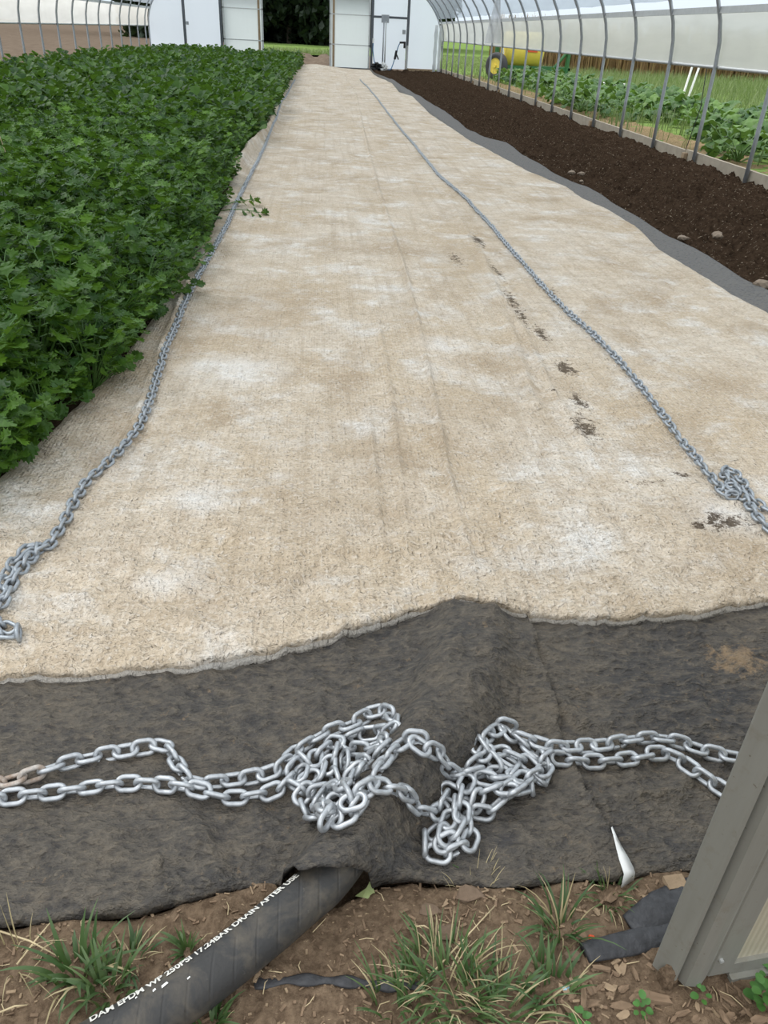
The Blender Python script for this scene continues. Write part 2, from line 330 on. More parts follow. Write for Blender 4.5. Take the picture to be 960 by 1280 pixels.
for side, xs, nm in ((1, XR, 'right'), (-1, XL, 'left')):
    w = struct(thing('wall_'+nm, (xs, 0, 0)), f'open {nm} side of the greenhouse with a rolled-up pale side curtain')
    pz = 1.84; px_ = .10*-side
    build(MB().box(px_-.02, px_+.02, YF, YB, pz-.045, pz+.03), 'hip_board', M['alu'], w)
    yy = np.linspace(YF, YB, 160); zz = np.linspace(1.21, pz, 7); Yc, Zc = np.meshgrid(yy, zz, indexing='ij')
    Xc = side*(.035+.02*vn(Yc*1.7, Zc*2, 3)) - side*.09*np.clip((Zc-1.35)/.5, 0, 1)**2
    obj('side_curtain', grid('side_curtain', Xc, Yc, Zc, M['curtain']), w)
    build(MB().tube([(side*.045, YF, 1.20), (side*.045, 20, 1.195), (side*.045, YB, 1.20)], .022, 8), 'roll_pipe', M['alu'], w, True)
    bb = struct(thing('baseboard_'+nm, (xs, 0, 0)), f'weathered grey wooden base boards along the {nm} side')
    y0 = 11.9-4.55*3
    while y0 < YB:
        a, b_ = max(y0, YF), min(y0+4.52, YB-.1)
        if b_-a > .3:
            build(MB().box(side*.035, side*.08, a, b_, -.1, .165+.012*math.sin(y0*3)), 'board', M['wood'], bb)
            build(MB().box(side*-.02, side*.034, b_-.10, b_-.01, -.1, .125), 'stake', M['brownwood'], bb)
        y0 += 4.55
# end wall, with two hanging doors, two sliding panels and the open way between
wb = struct(thing('wall_back', (0, YB, 0)), 'end wall of the greenhouse, milky plastic on a metal frame')
def archz(x): return Z0+ZH*math.sqrt(max(0, 1-((x-XC)/HW)**2))
def film_panel(x0, x1, z0, z1=None, n=14, y=.0, nm='film_panel', mat='endfilm', par=wb):
    xs = np.linspace(x0, x1, n); X = []; Z = []
    for x in xs:
        t = archz(x)-.02 if z1 is None else z1
        if x-XL < .01 or XR-x < .01: t = Z0
        X.append([x]*9); Z.append(np.linspace(z0, t, 9))
    X = np.array(X); Z = np.array(Z); Yp = y+.012*vn(X*4, Z*1.2, 9)
    return obj(nm, grid(nm, X, Yp, Z, M[mat]), par)
film_panel(XL+.02, -5.72, .05); film_panel(-4.12, .42, 2.62, nm='film_above_door'); film_panel(.42, 2.16, 2.62, nm='film_above_door'); film_panel(3.80, XR-.02, .10)
build(MB().box(3.8, XR-.25, -.03, .02, -.1, .10), 'bottom_board', M['brownwood'], wb)
build(MB().box(-4.2, 2.16, -.06, .05, 2.56, 2.66), 'door_header', M['galvdark'], wb)
build(MB().box(XL, -4.1, -.03, .03, -.05, .10), 'bottom_board', M['brownwood'], wb)
for x, nm in ((-5.68, 'post'), (-4.15, 'post'), (2.22, 'post'), (3.76, 'post')):
    build(MB().box(x-.045, x+.045, -.09, .0, -.05, archz(x)-.05), nm, M['galvdark'], wb)
build(MB().box(3.72, 3.80, -.13, -.09, -.1, .95), 'post_sleeve', M['alu'], wb)
# door_2: left hanging door, door_3: right hanging door
for idx, (x0, x1) in ((2, (-5.62, -4.21)), (3, (2.28, 3.70))):
    dr = struct(thing(f'door_{idx}', (0, YB, 0)), 'milky plastic end-wall door left of the opening' if idx == 2 else 'milky plastic end-wall door with a crossbar, right of the opening')
    film_panel(x0, x1, .05, 3.2, par=dr, nm='door_film')
    if idx == 3:
        build(MB().box(x0, x1, -.08, -.03, 1.90, 1.985), 'crossbar', M['galvdark'], dr)
        build(MB().box(2.60, 2.92, -.13, -.081, 1.74, 2.03), 'latch_plate', M['galv'], dr)
        build(MB().tube([(2.71, -.11, -.02), (2.71, -.11, 1.80)], .028, 8), 'drop_rod', M['galv'], dr, True)
        build(MB().tube([(2.80, -.11, -.02), (2.80, -.11, 1.80)], .028, 8), 'drop_rod', M['alu'], dr, True)
        build(MB().box(3.52, 3.66, -.08, -.02, 1.36, 1.52), 'latch', M['galv'], dr)
    else: build(MB().box(-5.60, -5.49, -.08, -.02, 1.30, 1.42), 'latch', M['galv'], dr)
for idx, (x0, x1, bars, lab) in ((4, (-4.05, -2.38, (.86, 1.98), 'sliding translucent panel with thin crossbars, left of the opening')), (5, (.40, 2.13, (.87, 1.96), 'sliding translucent panel with thin crossbars, right of the opening'))):
    dr = struct(thing(f'door_{idx}', (0, YB-.22, 0)), lab)
    film_panel(x0+.05, x1-.05, .02, 2.58, par=dr, nm='translucent_sheet', mat='poly', y=.02)
    for x in (x0, x1-.07): build(MB().box(x, x+.07, -.03, .04, -.02, 2.62), 'stile', M['alu'], dr)
    xb = x1-.22 if idx == 4 else x0+.13
    build(MB().box(xb, xb+.09, -.02, .03, -.02, 2.6), 'wood_stile', M['brownwood'], dr)
    for z in bars: build(MB().box(x0, x1, -.03, .0, z-.018, z+.018), 'crossbar', M['alu'], dr)
    build(MB().box(x0, x1, -.03, .05, -.03, .03), 'bottom_rail', M['galvdark'], dr)
# rolled film hanging at the right back corner
rl = MB()
for k in range(2): rl.tube([(4.93+k*.17, YB-.45-k*.2, z) for z in np.linspace(0.02, 1.75, 10)], [.07+.012*math.sin(i*2+k) for i in range(10)], 8, flat=.6)
tag(build(rl, 'rolled_film', M['bag'], None, True), 'rolled white plastic film hanging upright in the far right corner', 'plastic film')

# ------------------------------------------------------------------ ground
def flat(name, x0, x1, y0, y1, z, mat, lab, nx=2, ny=2, amp=0, sc=1):
    X, Y_ = np.meshgrid(np.linspace(x0, x1, nx), np.linspace(y0, y1, ny)); Z = z+amp*fbm(X*sc, Y_*sc, 4, 5) if amp else np.full(X.shape, z)
    return struct(obj(name, grid(name, X, Y_, Z, M[mat])), lab)
flat('ground', -150, 150, -20, 250, -.12, 'field', 'brown open field around the greenhouse')
flat('lawn', XR+.09, 110, -10, 245, -.03, 'lawn', 'green grass outside the right side', 60, 80, .05, .4)
flat('far_lawn', -6.6, XR, 57, 130, -.05, 'lawn', 'strip of grass beyond the opening', 40, 40, .12, .3)
X, Y_ = np.meshgrid(np.linspace(-4, 4, 60), np.linspace(39.5, 58, 90)); Z = -.06+.09*np.sin(X*4.5+fbm(X, Y_*.6, 3)*3)*sm(39.5, 41, Y_)+.1*fbm(X*3, Y_*3, 3)
struct(obj('field_rows', grid('field_rows', X, Y_, Z, M['field'])), 'ridged bare soil beyond the opening')
flat('celery_bed_soil', XL+.1, -.6, 1.0, YB-.1, .0, 'bed', 'dark soil under the celery', 60, 200, .05, 3)
flat('mulch_strip', XR+.09, XR+1.5, 3, 38, -.01, 'straw_mulch', 'straw litter outside the base boards', 10, 260, .06, 4)

# foreground dirt
DF = lambda x: dark_front(x)
def HG(x, y):
    d = fbm(x*9, y*9, 5, 2)*.022+np.maximum(0, fbm(x*38, y*38, 3, 8))*.016+np.maximum(0, fbm(x*90, y*90, 2, 4)-.1)*.006
    return d-.004-.07*sm(.0, .05, y-DF(x))
# ------------------------------------------------------------------ sheet surfaces
HOSE_R = .044
hose_px = [(20, 1370), (105, 1320), (180, 1276), (250, 1228), (320, 1174), (380, 1124), (415, 1092)]
hose_pts = [gnd(px, py, .047) for px, py in hose_px]
hump_pts = [hose_pts[-2][:2], hose_pts[-1][:2]]+[gnd(px, py, .05)[:2] for px, py in [(470, 1015), (520, 950), (560, 890), (588, 820), (592, 760)]]
ridge1 = [gnd(*p)[:2] for p in [(593, 745), (580, 690), (562, 620), (545, 530), (530, 450), (510, 360), (488, 290), (470, 230), (455, 170), (445, 120), (430, 92)]]
ridge2 = [gnd(*p)[:2] for p in [(482, 735), (474, 660), (468, 600), (462, 540)]]
ridge3 = [gnd(*p)[:2] for p in [(595, 305), (625, 380), (655, 425), (690, 500), (735, 575)]]
ridge4 = [gnd(*p)[:2] for p in [(560, 250), (600, 330), (640, 430), (668, 520)]]
ridge5 = [gnd(*p)[:2] for p in [(120, 640), (170, 540), (205, 440), (236, 360)]]
ridge6 = [gnd(*p)[:2] for p in [(512, 735), (505, 660), (497, 590), (488, 500), (470, 400)]]
flap = [gnd(*p)[:2] for p in [(292, 222), (318, 190), (338, 165), (346, 140), (352, 115)]]
bumpfar = [gnd(*p)[:2] for p in [(385, 92), (395, 88)]]
seam = [gnd(*p)[:2] for p in [(655, 762), (672, 820), (690, 880), (705, 930), (728, 990), (765, 1045), (782, 1098)]]
def HD(x, y):           # dark sheet
    x = np.asarray(x, float); y = np.asarray(y, float); near = 1-sm(2.2, 4, y)
    z = .010+.010*fbm(x*1.6, y*1.6, 3, 1)
    d, sd, par = pdist(x, y, hump_pts); hh = np.interp(par, [0, 1, 2, 3, 4, 5, 6], [.105, .104, .10, .085, .072, .055, .045])
    hw = .062+.035*sm(2, 5, par)
    hump = hh*np.exp(-(d/hw)**4*.8)+.03*np.exp(-(d/.17)**2)*sm(.6, 2.0, par)
    z = z+hump*(1-sm(5.9, 6.0, par)*.5)
    wr = (1-np.abs(fbm(x*6+fbm(x*3, y*3, 2, 4)*1.2, y*9, 3, 21))*3.2); z = z+near*.011*np.clip(wr, 0, 1)**2
    z = z+near*(.010*fbm(x*14, y*20, 4, 11)+.012*np.clip(1-np.abs(fbm(x*3.2+y*2, y*4-x*1.2, 3, 61))*5, 0, 1)**3+.005*np.clip(1-np.abs(fbm(x*20+fbm(x*8, y*8, 2, 6)*2, y*34, 2, 51))*3.5, 0, 1)**2)+near*.022*np.exp(-(d/.3)**2)*fbm(x*8+y*9, y*5-x*5, 3, 31)
    ds, ss, ps = pdist(x, y, seam); z = z+near*(.018*np.exp(-np.maximum(ds, 0)/.07)*(ss < 0)-.007*np.exp(-(ds/.014)**2)*(ss > 0))
    return np.maximum(z, .002)
def HT(x, y):           # tan sheet
    x = np.asarray(x, float); y = np.asarray(y, float); z = HD(x, y)*(1-sm(2.0, 2.6, y))+.016*sm(2.0, 2.6, y)+.018+.016*(1-sm(2.0, 2.6, y))
    for pts, h, wd in ((ridge1, .020, .014), (ridge2, .012, .011), (ridge3, .016, .018), (ridge4, .018, .03), (ridge5, .022, .022), (ridge6, .012, .012)):
        d, s_, p_ = pdist(x, y, pts); L = len(pts)-1; z = z+h*(1+1.2*vn(p_*7, p_*0, 3))*np.exp(-(d/wd)**2)
    d, s_, p_ = pdist(x, y, flap); z = z+.12*np.exp(-(d/.07)**2)
    z = z+.012*fbm(x*2, y*2, 3, 41)+.006*fbm(x*9, y*16, 3, 43)+.10*sm(30, 37, y)*np.exp(-((x+.2)/.8)**2)+.02*fbm(x*.7, y*.7, 2, 9)*sm(3, 8, y)
    z = z+.045*np.exp(-((x+.86)/.10)**2)*np.clip(fbm(x*.3, y*1.1, 2, 77)+.1, 0, 1)*sm(5, 8, y)*2
    return z
def edge_fn(pts):
    a = np.array(sorted([(p[0], p[1]) for p in pts])); return lambda x: np.interp(x, a[:, 0], a[:, 1])
def edge_y(pts):
    a = np.array(sorted([(p[1], p[0]) for p in pts])); return lambda y: np.interp(y, a[:, 0], a[:, 1])
dark_front = edge_fn([(-2, .93), (-1.2, .90)]+[tuple(on_surf(px, py, HD)[:2]) for px, py in [(0, 1156), (60, 1151), (120, 1146), (170, 1139), (250, 1123), (310, 1111), (345, 1103), (375, 1090), (395, 1084), (425, 1084), (455, 1088), (480, 1093), (515, 1097), (560, 1106), (600, 1110), (660, 1106), (720, 1101), (770, 1098), (830, 1092), (870, 1089)]]+[(1.4, 1.0), (3, 1.05)])
xs = np.linspace(-1.7, 1.9, 420); yv = np.concatenate([np.linspace(-.6, .45, 30, endpoint=False), np.linspace(.45, 1.35, 170)])
X, Y_ = np.meshgrid(xs, yv); struct(obj('dirt_strip', grid('dirt_strip', X, Y_, HG(X, Y_), M['dirt'])), 'bare brown dirt in front of the tarps')
tan_front = edge_fn([(-2, 1.45)]+[tuple(on_surf(px, py, HT)[:2]) for px, py in [(0, 842), (80, 838), (165, 829), (250, 823), (330, 811), (410, 791), (470, 772), (510, 758), (560, 746), (600, 747), (640, 757), (680, 764), (740, 767), (830, 764), (870, 762), (905, 752), (960, 745)]]+[(2.6, 1.85), (3.5, 1.9)])
dark_R = edge_y([(3.0, 0), (3.0, 3)]+[(p[0], p[1]) for p in [gnd(a, b, .02) for a, b in [(960, 367), (926, 349), (885, 321), (835, 296), (797, 271), (757, 249), (732, 233), (707, 224), (660, 199), (636, 180), (609, 173), (583, 161), (560, 142), (537, 128), (513, 114), (493, 101), (468, 91)]]]+[(2.6, 60)])
tan_R = edge_y([(2.72, 0), (2.72, 3)]+[(p[0], p[1]) for p in [gnd(a, b, .02) for a, b in [(960, 392), (932, 377), (879, 346), (825, 314), (794, 283), (763, 264), (732, 249), (707, 233), (660, 214), (639, 203), (612, 188), (589, 177), (566, 161), (537, 142), (516, 121), (499, 115), (490, 104), (468, 94)]]]+[(2.45, 60)])
tan_L = edge_y([(-1.16, 1), (-1.16, 2)]+[(p[0], p[1]) for p in [gnd(a, b, .02) for a, b in [(0, 600), (75, 530), (150, 455), (190, 400), (228, 340), (247, 310), (263, 290), (280, 262), (283, 242), (297, 205), (318, 172), (333, 150), (348, 122), (363, 97), (374, 84)]]]+[(-.85, 60)])
def rows(y0, ya, yb, d0, n): return np.concatenate([np.arange(y0, ya, d0), ya*(yb/ya)**np.linspace(0, 1, n)])
# dark sheet
r = rows(0, 1.25, 37.6, .008, 170); c = np.linspace(0, 1, 460)
Yr = np.tile(r[:, None], (1, 460)); Rr = dark_R(np.maximum(r, 3.0)+.9); Lr = np.full(len(r), -1.25)+.30*sm(.8, 1.6, r)+.25*sm(2.2, 5, r)
Xr = Lr[:, None]+(Rr-Lr)[:, None]*c[None, :]
f0 = dark_front(Xr); Yr = f0*(1-sm(0, 3, Yr))+Yr+.9*sm(0, 3, Yr)
Xr = Lr[:, None]+(dark_R(Yr)-Lr[:, None])*c[None, :]; f0 = dark_front(Xr); 
Zr = HD(Xr, Yr); Zr[0] = np.where(Zr[0] < .06, .0, Zr[0]-.012); Zr[1] -= .004; Yr[0] += .006
tanedge = tan_front(Xr); under = (Yr > tanedge+.05) & (Xr < tan_R(Yr)-.05); Zr = np.where(under & (Yr < 2.6), Zr-.002, Zr)
Zr = np.where(under & (Yr > 2.3), .004, Zr)
edge_rt = np.exp(-((Xr-dark_R(Yr))/.22)**2)*sm(2.8, 4, Yr); Zr += edge_rt*(.012+.030*np.clip(fbm(Xr*.7, Yr*1.6, 3, 5)+.15, 0, 1))
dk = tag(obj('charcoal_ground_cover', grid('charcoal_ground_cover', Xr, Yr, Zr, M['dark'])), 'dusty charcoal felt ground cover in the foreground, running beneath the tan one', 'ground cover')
so = dk.modifiers.new('thick', 'SOLIDIFY'); so.thickness = .005; so.offset = -1
ws = [(762, 1040, 763, 1039), (766, 1055, 769, 1053), (769, 1068, 776, 1066), (772, 1080, 783, 1078), (776, 1092, 789, 1090), (778, 1098, 791, 1096)]
wv = [];
for a, b, c_, d_ in ws:
    for q in ((a, b), (c_, d_)): P = on_surf(q[0], q[1], HD); wv.append((P[0], P[1], P[2]+.014))
wv += [(wv[-2][0], wv[-2][1]-.004, .0), (wv[-1][0], wv[-1][1]-.004, .0)]
st = build(MB().add(wv, [(i, i+1, i+3, i+2) for i in range(0, len(wv)-2, 2)]), 'white_tape', M['white'], dk, True); st['label'] = 'white strip at a seam by the front edge'
st.modifiers.new('thick', 'SOLIDIFY').thickness = .002
# tan sheet
r = rows(0, 1.6, 36.0, .010, 230); nc = 440; c = np.linspace(0, 1, nc)
Yb = np.tile(r[:, None], (1, nc)); Xb = -1.16+(2.75+1.16)*np.tile(c[None, :], (len(r), 1))
for _ in range(2):
    Yt = tan_front(Xb)*(1-sm(0, 3, Yb))+Yb+1.6*sm(0, 3, Yb); L_ = tan_L(Yt); R_ = tan_R(Yt); Xb = L_+(R_-L_)*c[None, :]
Zb = HT(Xb, Yt)
# side edges lie down on what is beneath
ed = np.minimum((Xb-tan_L(Yt)), (tan_R(Yt)-Xb)); Zb -= .014*np.exp(-ed/.03)
nb = len(r)-1
X2 = np.concatenate([Xb[:1]]*3+[Xb]); Y2 = np.concatenate([Yt[:1]+.010, Yt[:1]-.002, Yt[:1]-.006, Yt]); lip = .036+.008*vn(Xb[:1]*6, Xb[:1]*0, 5)
Z2 = np.concatenate([Zb[:1]-lip, Zb[:1]-lip*.72+.004*vn(Xb[:1]*30, Xb[:1]*0, 6), Zb[:1]-lip*.2, Zb])
mi = np.zeros((len(X2)-1, nc-1), int); mi[:1] = 1
tan = tag(obj('tan_row_cover', grid('tan_row_cover', X2, Y2, Z2, [M['tan'], M['hem']], mi=mi.ravel())), 'long beige stained felt cover stretched down the middle of the greenhouse', 'row cover')
# inner folded layer showing under the front hem
e = tan_front(xs2 := np.linspace(-1.15, 2.7, 280)); hmv = MB()
Xh = np.stack([xs2]*4); Yh = np.stack([e+.03, e-.004, e-.010, e+.01]); zt = HT(xs2, e)
g = np.clip(fbm(xs2*2.2, xs2*0, 3, 3)+.35, 0, 1)*.010; Yh[1:3] -= g; Zh = np.stack([zt-.020, zt-.021, zt-.040, zt-.044])
obj('hem', grid('hem', Xh, Yh, Zh, M['hem']), tan)

# dark compost bed on the right
xs_, ys_ = np.meshgrid(np.linspace(0, 1, 200), np.concatenate([np.linspace(2.8, 12, 330, endpoint=False), 12*(38.9/12)**np.linspace(0, 1, 260)]))
Lx = dark_R(ys_)-.25; Xs = Lx+(XR+.03-Lx)*xs_
gx = 3.72
Zs = -.012+.030*fbm(Xs*4, ys_*4, 4, 3)+np.maximum(0, fbm(Xs*11, ys_*11, 3, 7))*.095+np.maximum(0, fbm(Xs*30, ys_*30, 2, 9))*.045
Zs += .05*np.exp(-((Xs-gx)/.09)**2)-.07*np.exp(-((Xs-gx+.22)/.09)**2)-.03*np.exp(-((Xs-gx-.2)/.08)**2)+.05*sm(4.5, 5.1, Xs)*(.6+fbm(Xs*2, ys_*2, 2, 12))
Zs -= .05*np.exp(-np.maximum(Xs-dark_R(ys_)+.05, 0)/.05)
struct(obj('soil_bed', grid('soil_bed', Xs, ys_, Zs, M['bed'])), 'raked dark compost bed between the covers and the right base boards')
def HS(x, y):
    i = np.argmin((Xs-x)**2+(ys_-y)**2); return float(Zs.ravel()[i])

# ------------------------------------------------------------------ chains
LK, LW, LR = .060, .0405, .0056; PITCH = LK-4*LR+.0008
def link_mesh(name, mat, na=5, nm=8):
    hl = LK/2-LR; rad = LW/2-LR; sx_ = hl-rad; path = []
    for k in range(2*na+1):
        a = -math.pi/2+math.pi*k/(2*na); path.append((sx_+rad*math.cos(a), rad*math.sin(a), 0))
    for k in range(2*na+1):
        a = math.pi/2+math.pi*k/(2*na); path.append((-sx_+rad*math.cos(a), rad*math.sin(a), 0))
    n = len(path); v = []; f = []
    for i, p in enumerate(path):
        p = Vector(p); T = (Vector(path[(i+1) % n])-Vector(path[i-1])).normalized(); A = Vector((0, 0, 1)); B = T.cross(A)
        for k in range(nm):
            a = 2*math.pi*k/nm; v.append(p+A*math.cos(a)*LR+B*math.sin(a)*LR)
    for i in range(n):
        for k in range(nm): f.append((i*nm+k, i*nm+(k+1) % nm, ((i+1) % n)*nm+(k+1) % nm, ((i+1) % n)*nm+k))
    return MB().add(v, f).mesh(name, mat, True)
def link_frames(path, H, pile=None, roll0=18):
    P = smooth_path(path, PITCH); n = len(P); mats = []; zs = np.zeros(n)
    if pile is not None: near_ = pile
    base = H(P[:, 0], P[:, 1])
    for i in range(n):
        z = base[i]+.0145+P[i, 2]*0
        if pile is not None:
            for j in range(0, i-2):
                d = math.hypot(P[i, 0]-P[j, 0], P[i, 1]-P[j, 1])
                if d < .034: z = max(z, zs[j]+.0135*(1-(d/.034)**2*.6))
            z = min(z, base[i]+.052)
        zs[i] = z
    zsm = zs.copy()
    for i in range(1, n-1): zsm[i] = max(zs[i]-.004, .25*zs[i-1]+.5*zs[i]+.25*zs[i+1])
    for i in range(n):
        a, b = max(i-1, 0), min(i+1, n-1)
        T = Vector((P[b, 0]-P[a, 0], P[b, 1]-P[a, 1], zsm[b]-zsm[a])); T = T.normalized() if T.length > 1e-6 else Vector((1, 0, 0))
        A = T.cross(Vector((0, 0, 1))).normalized(); N = A.cross(T).normalized()
        messy = 30 if (pile is not None and zsm[i] > base[i]+.018) else 9
        ro = math.radians(roll0+(90 if i % 2 else 0)+random.uniform(-messy, messy)+(14 if i % 2 == 0 else -14)*math.sin(i*.7))
        Bx = -A*math.cos(ro)+N*math.sin(ro); Cz = T.cross(Bx)
        m = Matrix(((T.x, Bx.x, Cz.x), (T.y, Bx.y, Cz.y), (T.z, Bx.z, Cz.z))).to_4x4(); m.translation = Vector((P[i, 0], P[i, 1], zsm[i]))
        mats.append(m)
    return mats
def px_path(pts, H): return [on_surf(a, b, H) for a, b in pts]
def far_links(mats, mat, par, na=2, nm=4):
    me = link_mesh('tmp', mat, na, nm); v0 = np.array([list(v.co)+[1] for v in me.vertices]); f0 = np.array([list(p.vertices) for p in me.polygons]); nv = len(v0)
    V = np.concatenate([(v0 @ np.array(m).T)[:, :3] for m in mats]); F = np.concatenate([f0+i*nv for i in range(len(mats))])
    bpy.data.meshes.remove(me); stuff(obj('far_links', raw_mesh('far_links', V, F, mat), par))
def make_chain(name, path, H, mat, label, pile=None, group=None, rusty=()):
    ms = link_frames(path, H, pile); t = thing(name); tag(t, label, 'chain', group); me = link_mesh('link', M[mat]); mr = link_mesh('link', M['rust'])
    for i, m in enumerate(ms[:300]):
        isr = rusty and rusty[0] < m.translation.x < rusty[1] and rusty[2] < m.translation.y < rusty[3]
        o = obj('link', mr if isr else me, t); o.matrix_local = m
        if isr: o['label'] = 'rusty brown link'
    if len(ms) > 300: far_links(ms[300:], M[mat], t)
    print('CHAIN', name, len(ms)); return t
A_ = lambda x, y: (340+x*.1875, 880+y*.1875)
B_ = lambda x, y: (500+x*.2083, 890+y*.2083)
upL = [(-70, 998), (-20, 990), (40, 976), (90, 958), (150, 947), (203, 937), (216, 950), (228, 968), (246, 984), (300, 980), (325, 976)]
loL = [(-72, 1004), (-20, 1006), (60, 998), (130, 987), (195, 987), (240, 994), (290, 1004), (330, 998)]
p1 = [A_(*q) for q in [(50, 470), (110, 400), (170, 330), (260, 300), (330, 230), (430, 210), (530, 195), (590, 140), (650, 100), (720, 75), (800, 115), (815, 190), (740, 215), (670, 235), (600, 230), (510, 250), (500, 300), (570, 340), (660, 340), (720, 290), (760, 310), (690, 385), (610, 430), (530, 400), (490, 370), (490, 440), (550, 480), (590, 530), (530, 580), (500, 650), (450, 720), (400, 770), (440, 815), (520, 770), (600, 680), (650, 590), (700, 490), (760, 410), (840, 330), (890, 280), (960, 265)]]
p2 = [B_(*q) for q in [(60, 195), (130, 235), (200, 255), (250, 295), (285, 360), (325, 420), (380, 395), (440, 345), (490, 310), (520, 235), (465, 235), (520, 180), (580, 135), (650, 110), (645, 170), (710, 205), (770, 270), (840, 290), (855, 370), (825, 440), (790, 360), (735, 345), (690, 300), (600, 265), (560, 330), (640, 330), (680, 400), (620, 385), (530, 400), (450, 410), (400, 440), (385, 500), (420, 550), (385, 610), (395, 690), (420, 760), (400, 820), (330, 850), (240, 880), (160, 860), (150, 790), (220, 745)]]
q1 = [A_(*q) for q in [(60, 600), (110, 520), (180, 430), (215, 410), (190, 500), (160, 590), (220, 560), (280, 480), (325, 490), (290, 410), (300, 370), (370, 340), (410, 280), (430, 340), (400, 420), (370, 490), (420, 540), (460, 580), (370, 590), (290, 620), (220, 640), (205, 710), (250, 780), (320, 840), (370, 840), (310, 760), (320, 690), (390, 660), (460, 670), (530, 720), (590, 660), (650, 590), (700, 590), (770, 615), (850, 610), (920, 670)]]
q2 = [B_(*q) for q in [(40, 510), (75, 580), (140, 625), (220, 640), (280, 590), (255, 530), (295, 510), (325, 590), (310, 670), (270, 720), (260, 800), (230, 850), (300, 820), (340, 740), (365, 640), (355, 560), (395, 480), (440, 400), (510, 460), (580, 450), (650, 440), (720, 430), (780, 460), (730, 520), (670, 490), (640, 540), (580, 590), (500, 640), (440, 630), (465, 570), (530, 530), (600, 520), (660, 590), (740, 440), (810, 440), (860, 390), (870, 320), (960, 305)]]
loR = [(730, 956), (790, 951), (830, 945), (858, 962), (895, 988), (935, 1008), (1000, 1030)]
upR = [(1010, 985), (955, 962), (920, 953), (880, 946), (840, 933), (800, 927), (760, 936), (720, 943), (690, 940), B_(790, 215), B_(720, 200)]
chain_px = list(reversed(p2))+list(reversed(p1))+list(reversed(upL))+loL+q1+q2+loR+upR
make_chain('steel_chain', px_path(chain_px, HD), HD, 'chain', 'bright galvanised chain lying doubled and heaped in two piles on the charcoal cover', pile=True, rusty=(-.9, -.585, gnd(10, 999)[1], 1.4))
lpx = [(-40, 762), (-14, 776), (12, 792), (26, 797), (4, 800), (-6, 782), (4, 760), (14, 738), (28, 716), (42, 695), (58, 690), (72, 672), (84, 652), (98, 624), (112, 603), (140, 577), (162, 553), (180, 525), (190, 497), (198, 470), (207, 440), (222, 405), (235, 373), (255, 335), (272, 305), (290, 268), (305, 236), (318, 210), (328, 190), (337, 168), (345, 150), (352, 128), (362, 112), (369, 100)]
lpx2 = [(-30, 790), (-12, 765), (2, 742), (14, 716), (26, 700), (38, 686), (48, 690), (40, 702)]
make_chain('left_edge_chain', px_path(list(reversed(lpx2))+lpx, HT), HT, 'chaindull', 'dull grey chain weighing down the left edge of the tan cover', pile=None)
C_ = lambda x, y: (720+x*.25, 540+y*.25)
rpx = [C_(*q) for q in [(770, 290), (835, 345), (880, 410), (930, 470), (985, 530), (1100, 600), (1130, 520), (1040, 465), (960, 415), (900, 370), (850, 310), (800, 240), (755, 200), (735, 225), (760, 265), (800, 310), (770, 335), (730, 315), (690, 265), (640, 205), (600, 150), (540, 80), (480, 0)]]+[(815, 505), (780, 462), (745, 425), (712, 395), (680, 362), (655, 333), (635, 310), (610, 280), (580, 248), (550, 222), (525, 192), (505, 168), (490, 148), (474, 127), (460, 110), (450, 100)]
make_chain('right_edge_chain', px_path(rpx, HT), HT, 'chaindull', 'dull grey chain along the right side of the tan cover, looped near the front', pile=None)

# ------------------------------------------------------------------ hose with white print
hp = smooth_path([(p[0], p[1], p[2]) for p in hose_pts]+[(q[0], q[1], .047) for q in hump_pts[2:5]], .012)
hp = hp[hp[:, 1] < 1.3]
hose = thing('drain_hose', tuple(hp[20])); hose.location = (0, 0, 0)
tag(hose, 'thick black rubber hose with white print running under the charcoal cover', 'hose')
build(MB().tube([tuple(p) for p in hp], [HOSE_R*(1+.005*math.sin(i*.9)) for i in range(len(hp))], 28), 'hose_body', M['rubber'], hose, True)
def hose_frame(s):
    i = min(max(s/.012, 0), len(hp)-2.001); k = int(i); t = i-k; p = hp[k]*(1-t)+hp[k+1]*t
    T = hp[min(k+2, len(hp)-1)]-hp[max(k-1, 0)]; T /= np.linalg.norm(T); side = np.cross(T, [0, 0, 1.]); side /= np.linalg.norm(side); return p, T, side
fc = bpy.data.curves.new('print', 'FONT'); fc.body = 'DAM EPDM WP 250PSI 17.24BAR DRAIN AFTER USE'; fc.size = 1; fc.offset = .028
fo = bpy.data.objects.new('print', fc); COL.objects.link(fo); bpy.context.view_layer.update()
tm = bpy.data.meshes.new_from_object(fo.evaluated_get(bpy.context.evaluated_depsgraph_get())); bpy.data.objects.remove(fo)
bm = bmesh.new(); bm.from_mesh(tm); bmesh.ops.triangulate(bm, faces=bm.faces[:])
Ls = np.concatenate([[0], np.cumsum(np.linalg.norm(np.diff(hp, axis=0), axis=1))])
def s_at(px): # arc length where the hose passes under pixel column px
    pr = np.array([proj(p)[0] for p in hp]); return float(np.interp(px, pr, Ls))
wx = max(v.co.x for v in bm.verts); s0, s1 = s_at(122), s_at(384); TH = .0165
for v in bm.verts:
    p, T, sd = hose_frame(s0+(s1-s0)*v.co.x/wx); a = math.radians(29)+(v.co.y/.72)*TH/HOSE_R
    q = p+(-sd*math.sin(a)+np.array([0, 0, 1.])*math.cos(a))*(HOSE_R*1.03); v.co = Vector(q)
bm.to_mesh(tm); bm.free(); tm.materials.clear(); tm.materials.append(M['print']); tm.name = 'lettering'
lt = obj('lettering', tm, hose); lt['label'] = 'white print DAM EPDM WP 250PSI 17.24BAR DRAIN AFTER USE'
sc_ = MB()
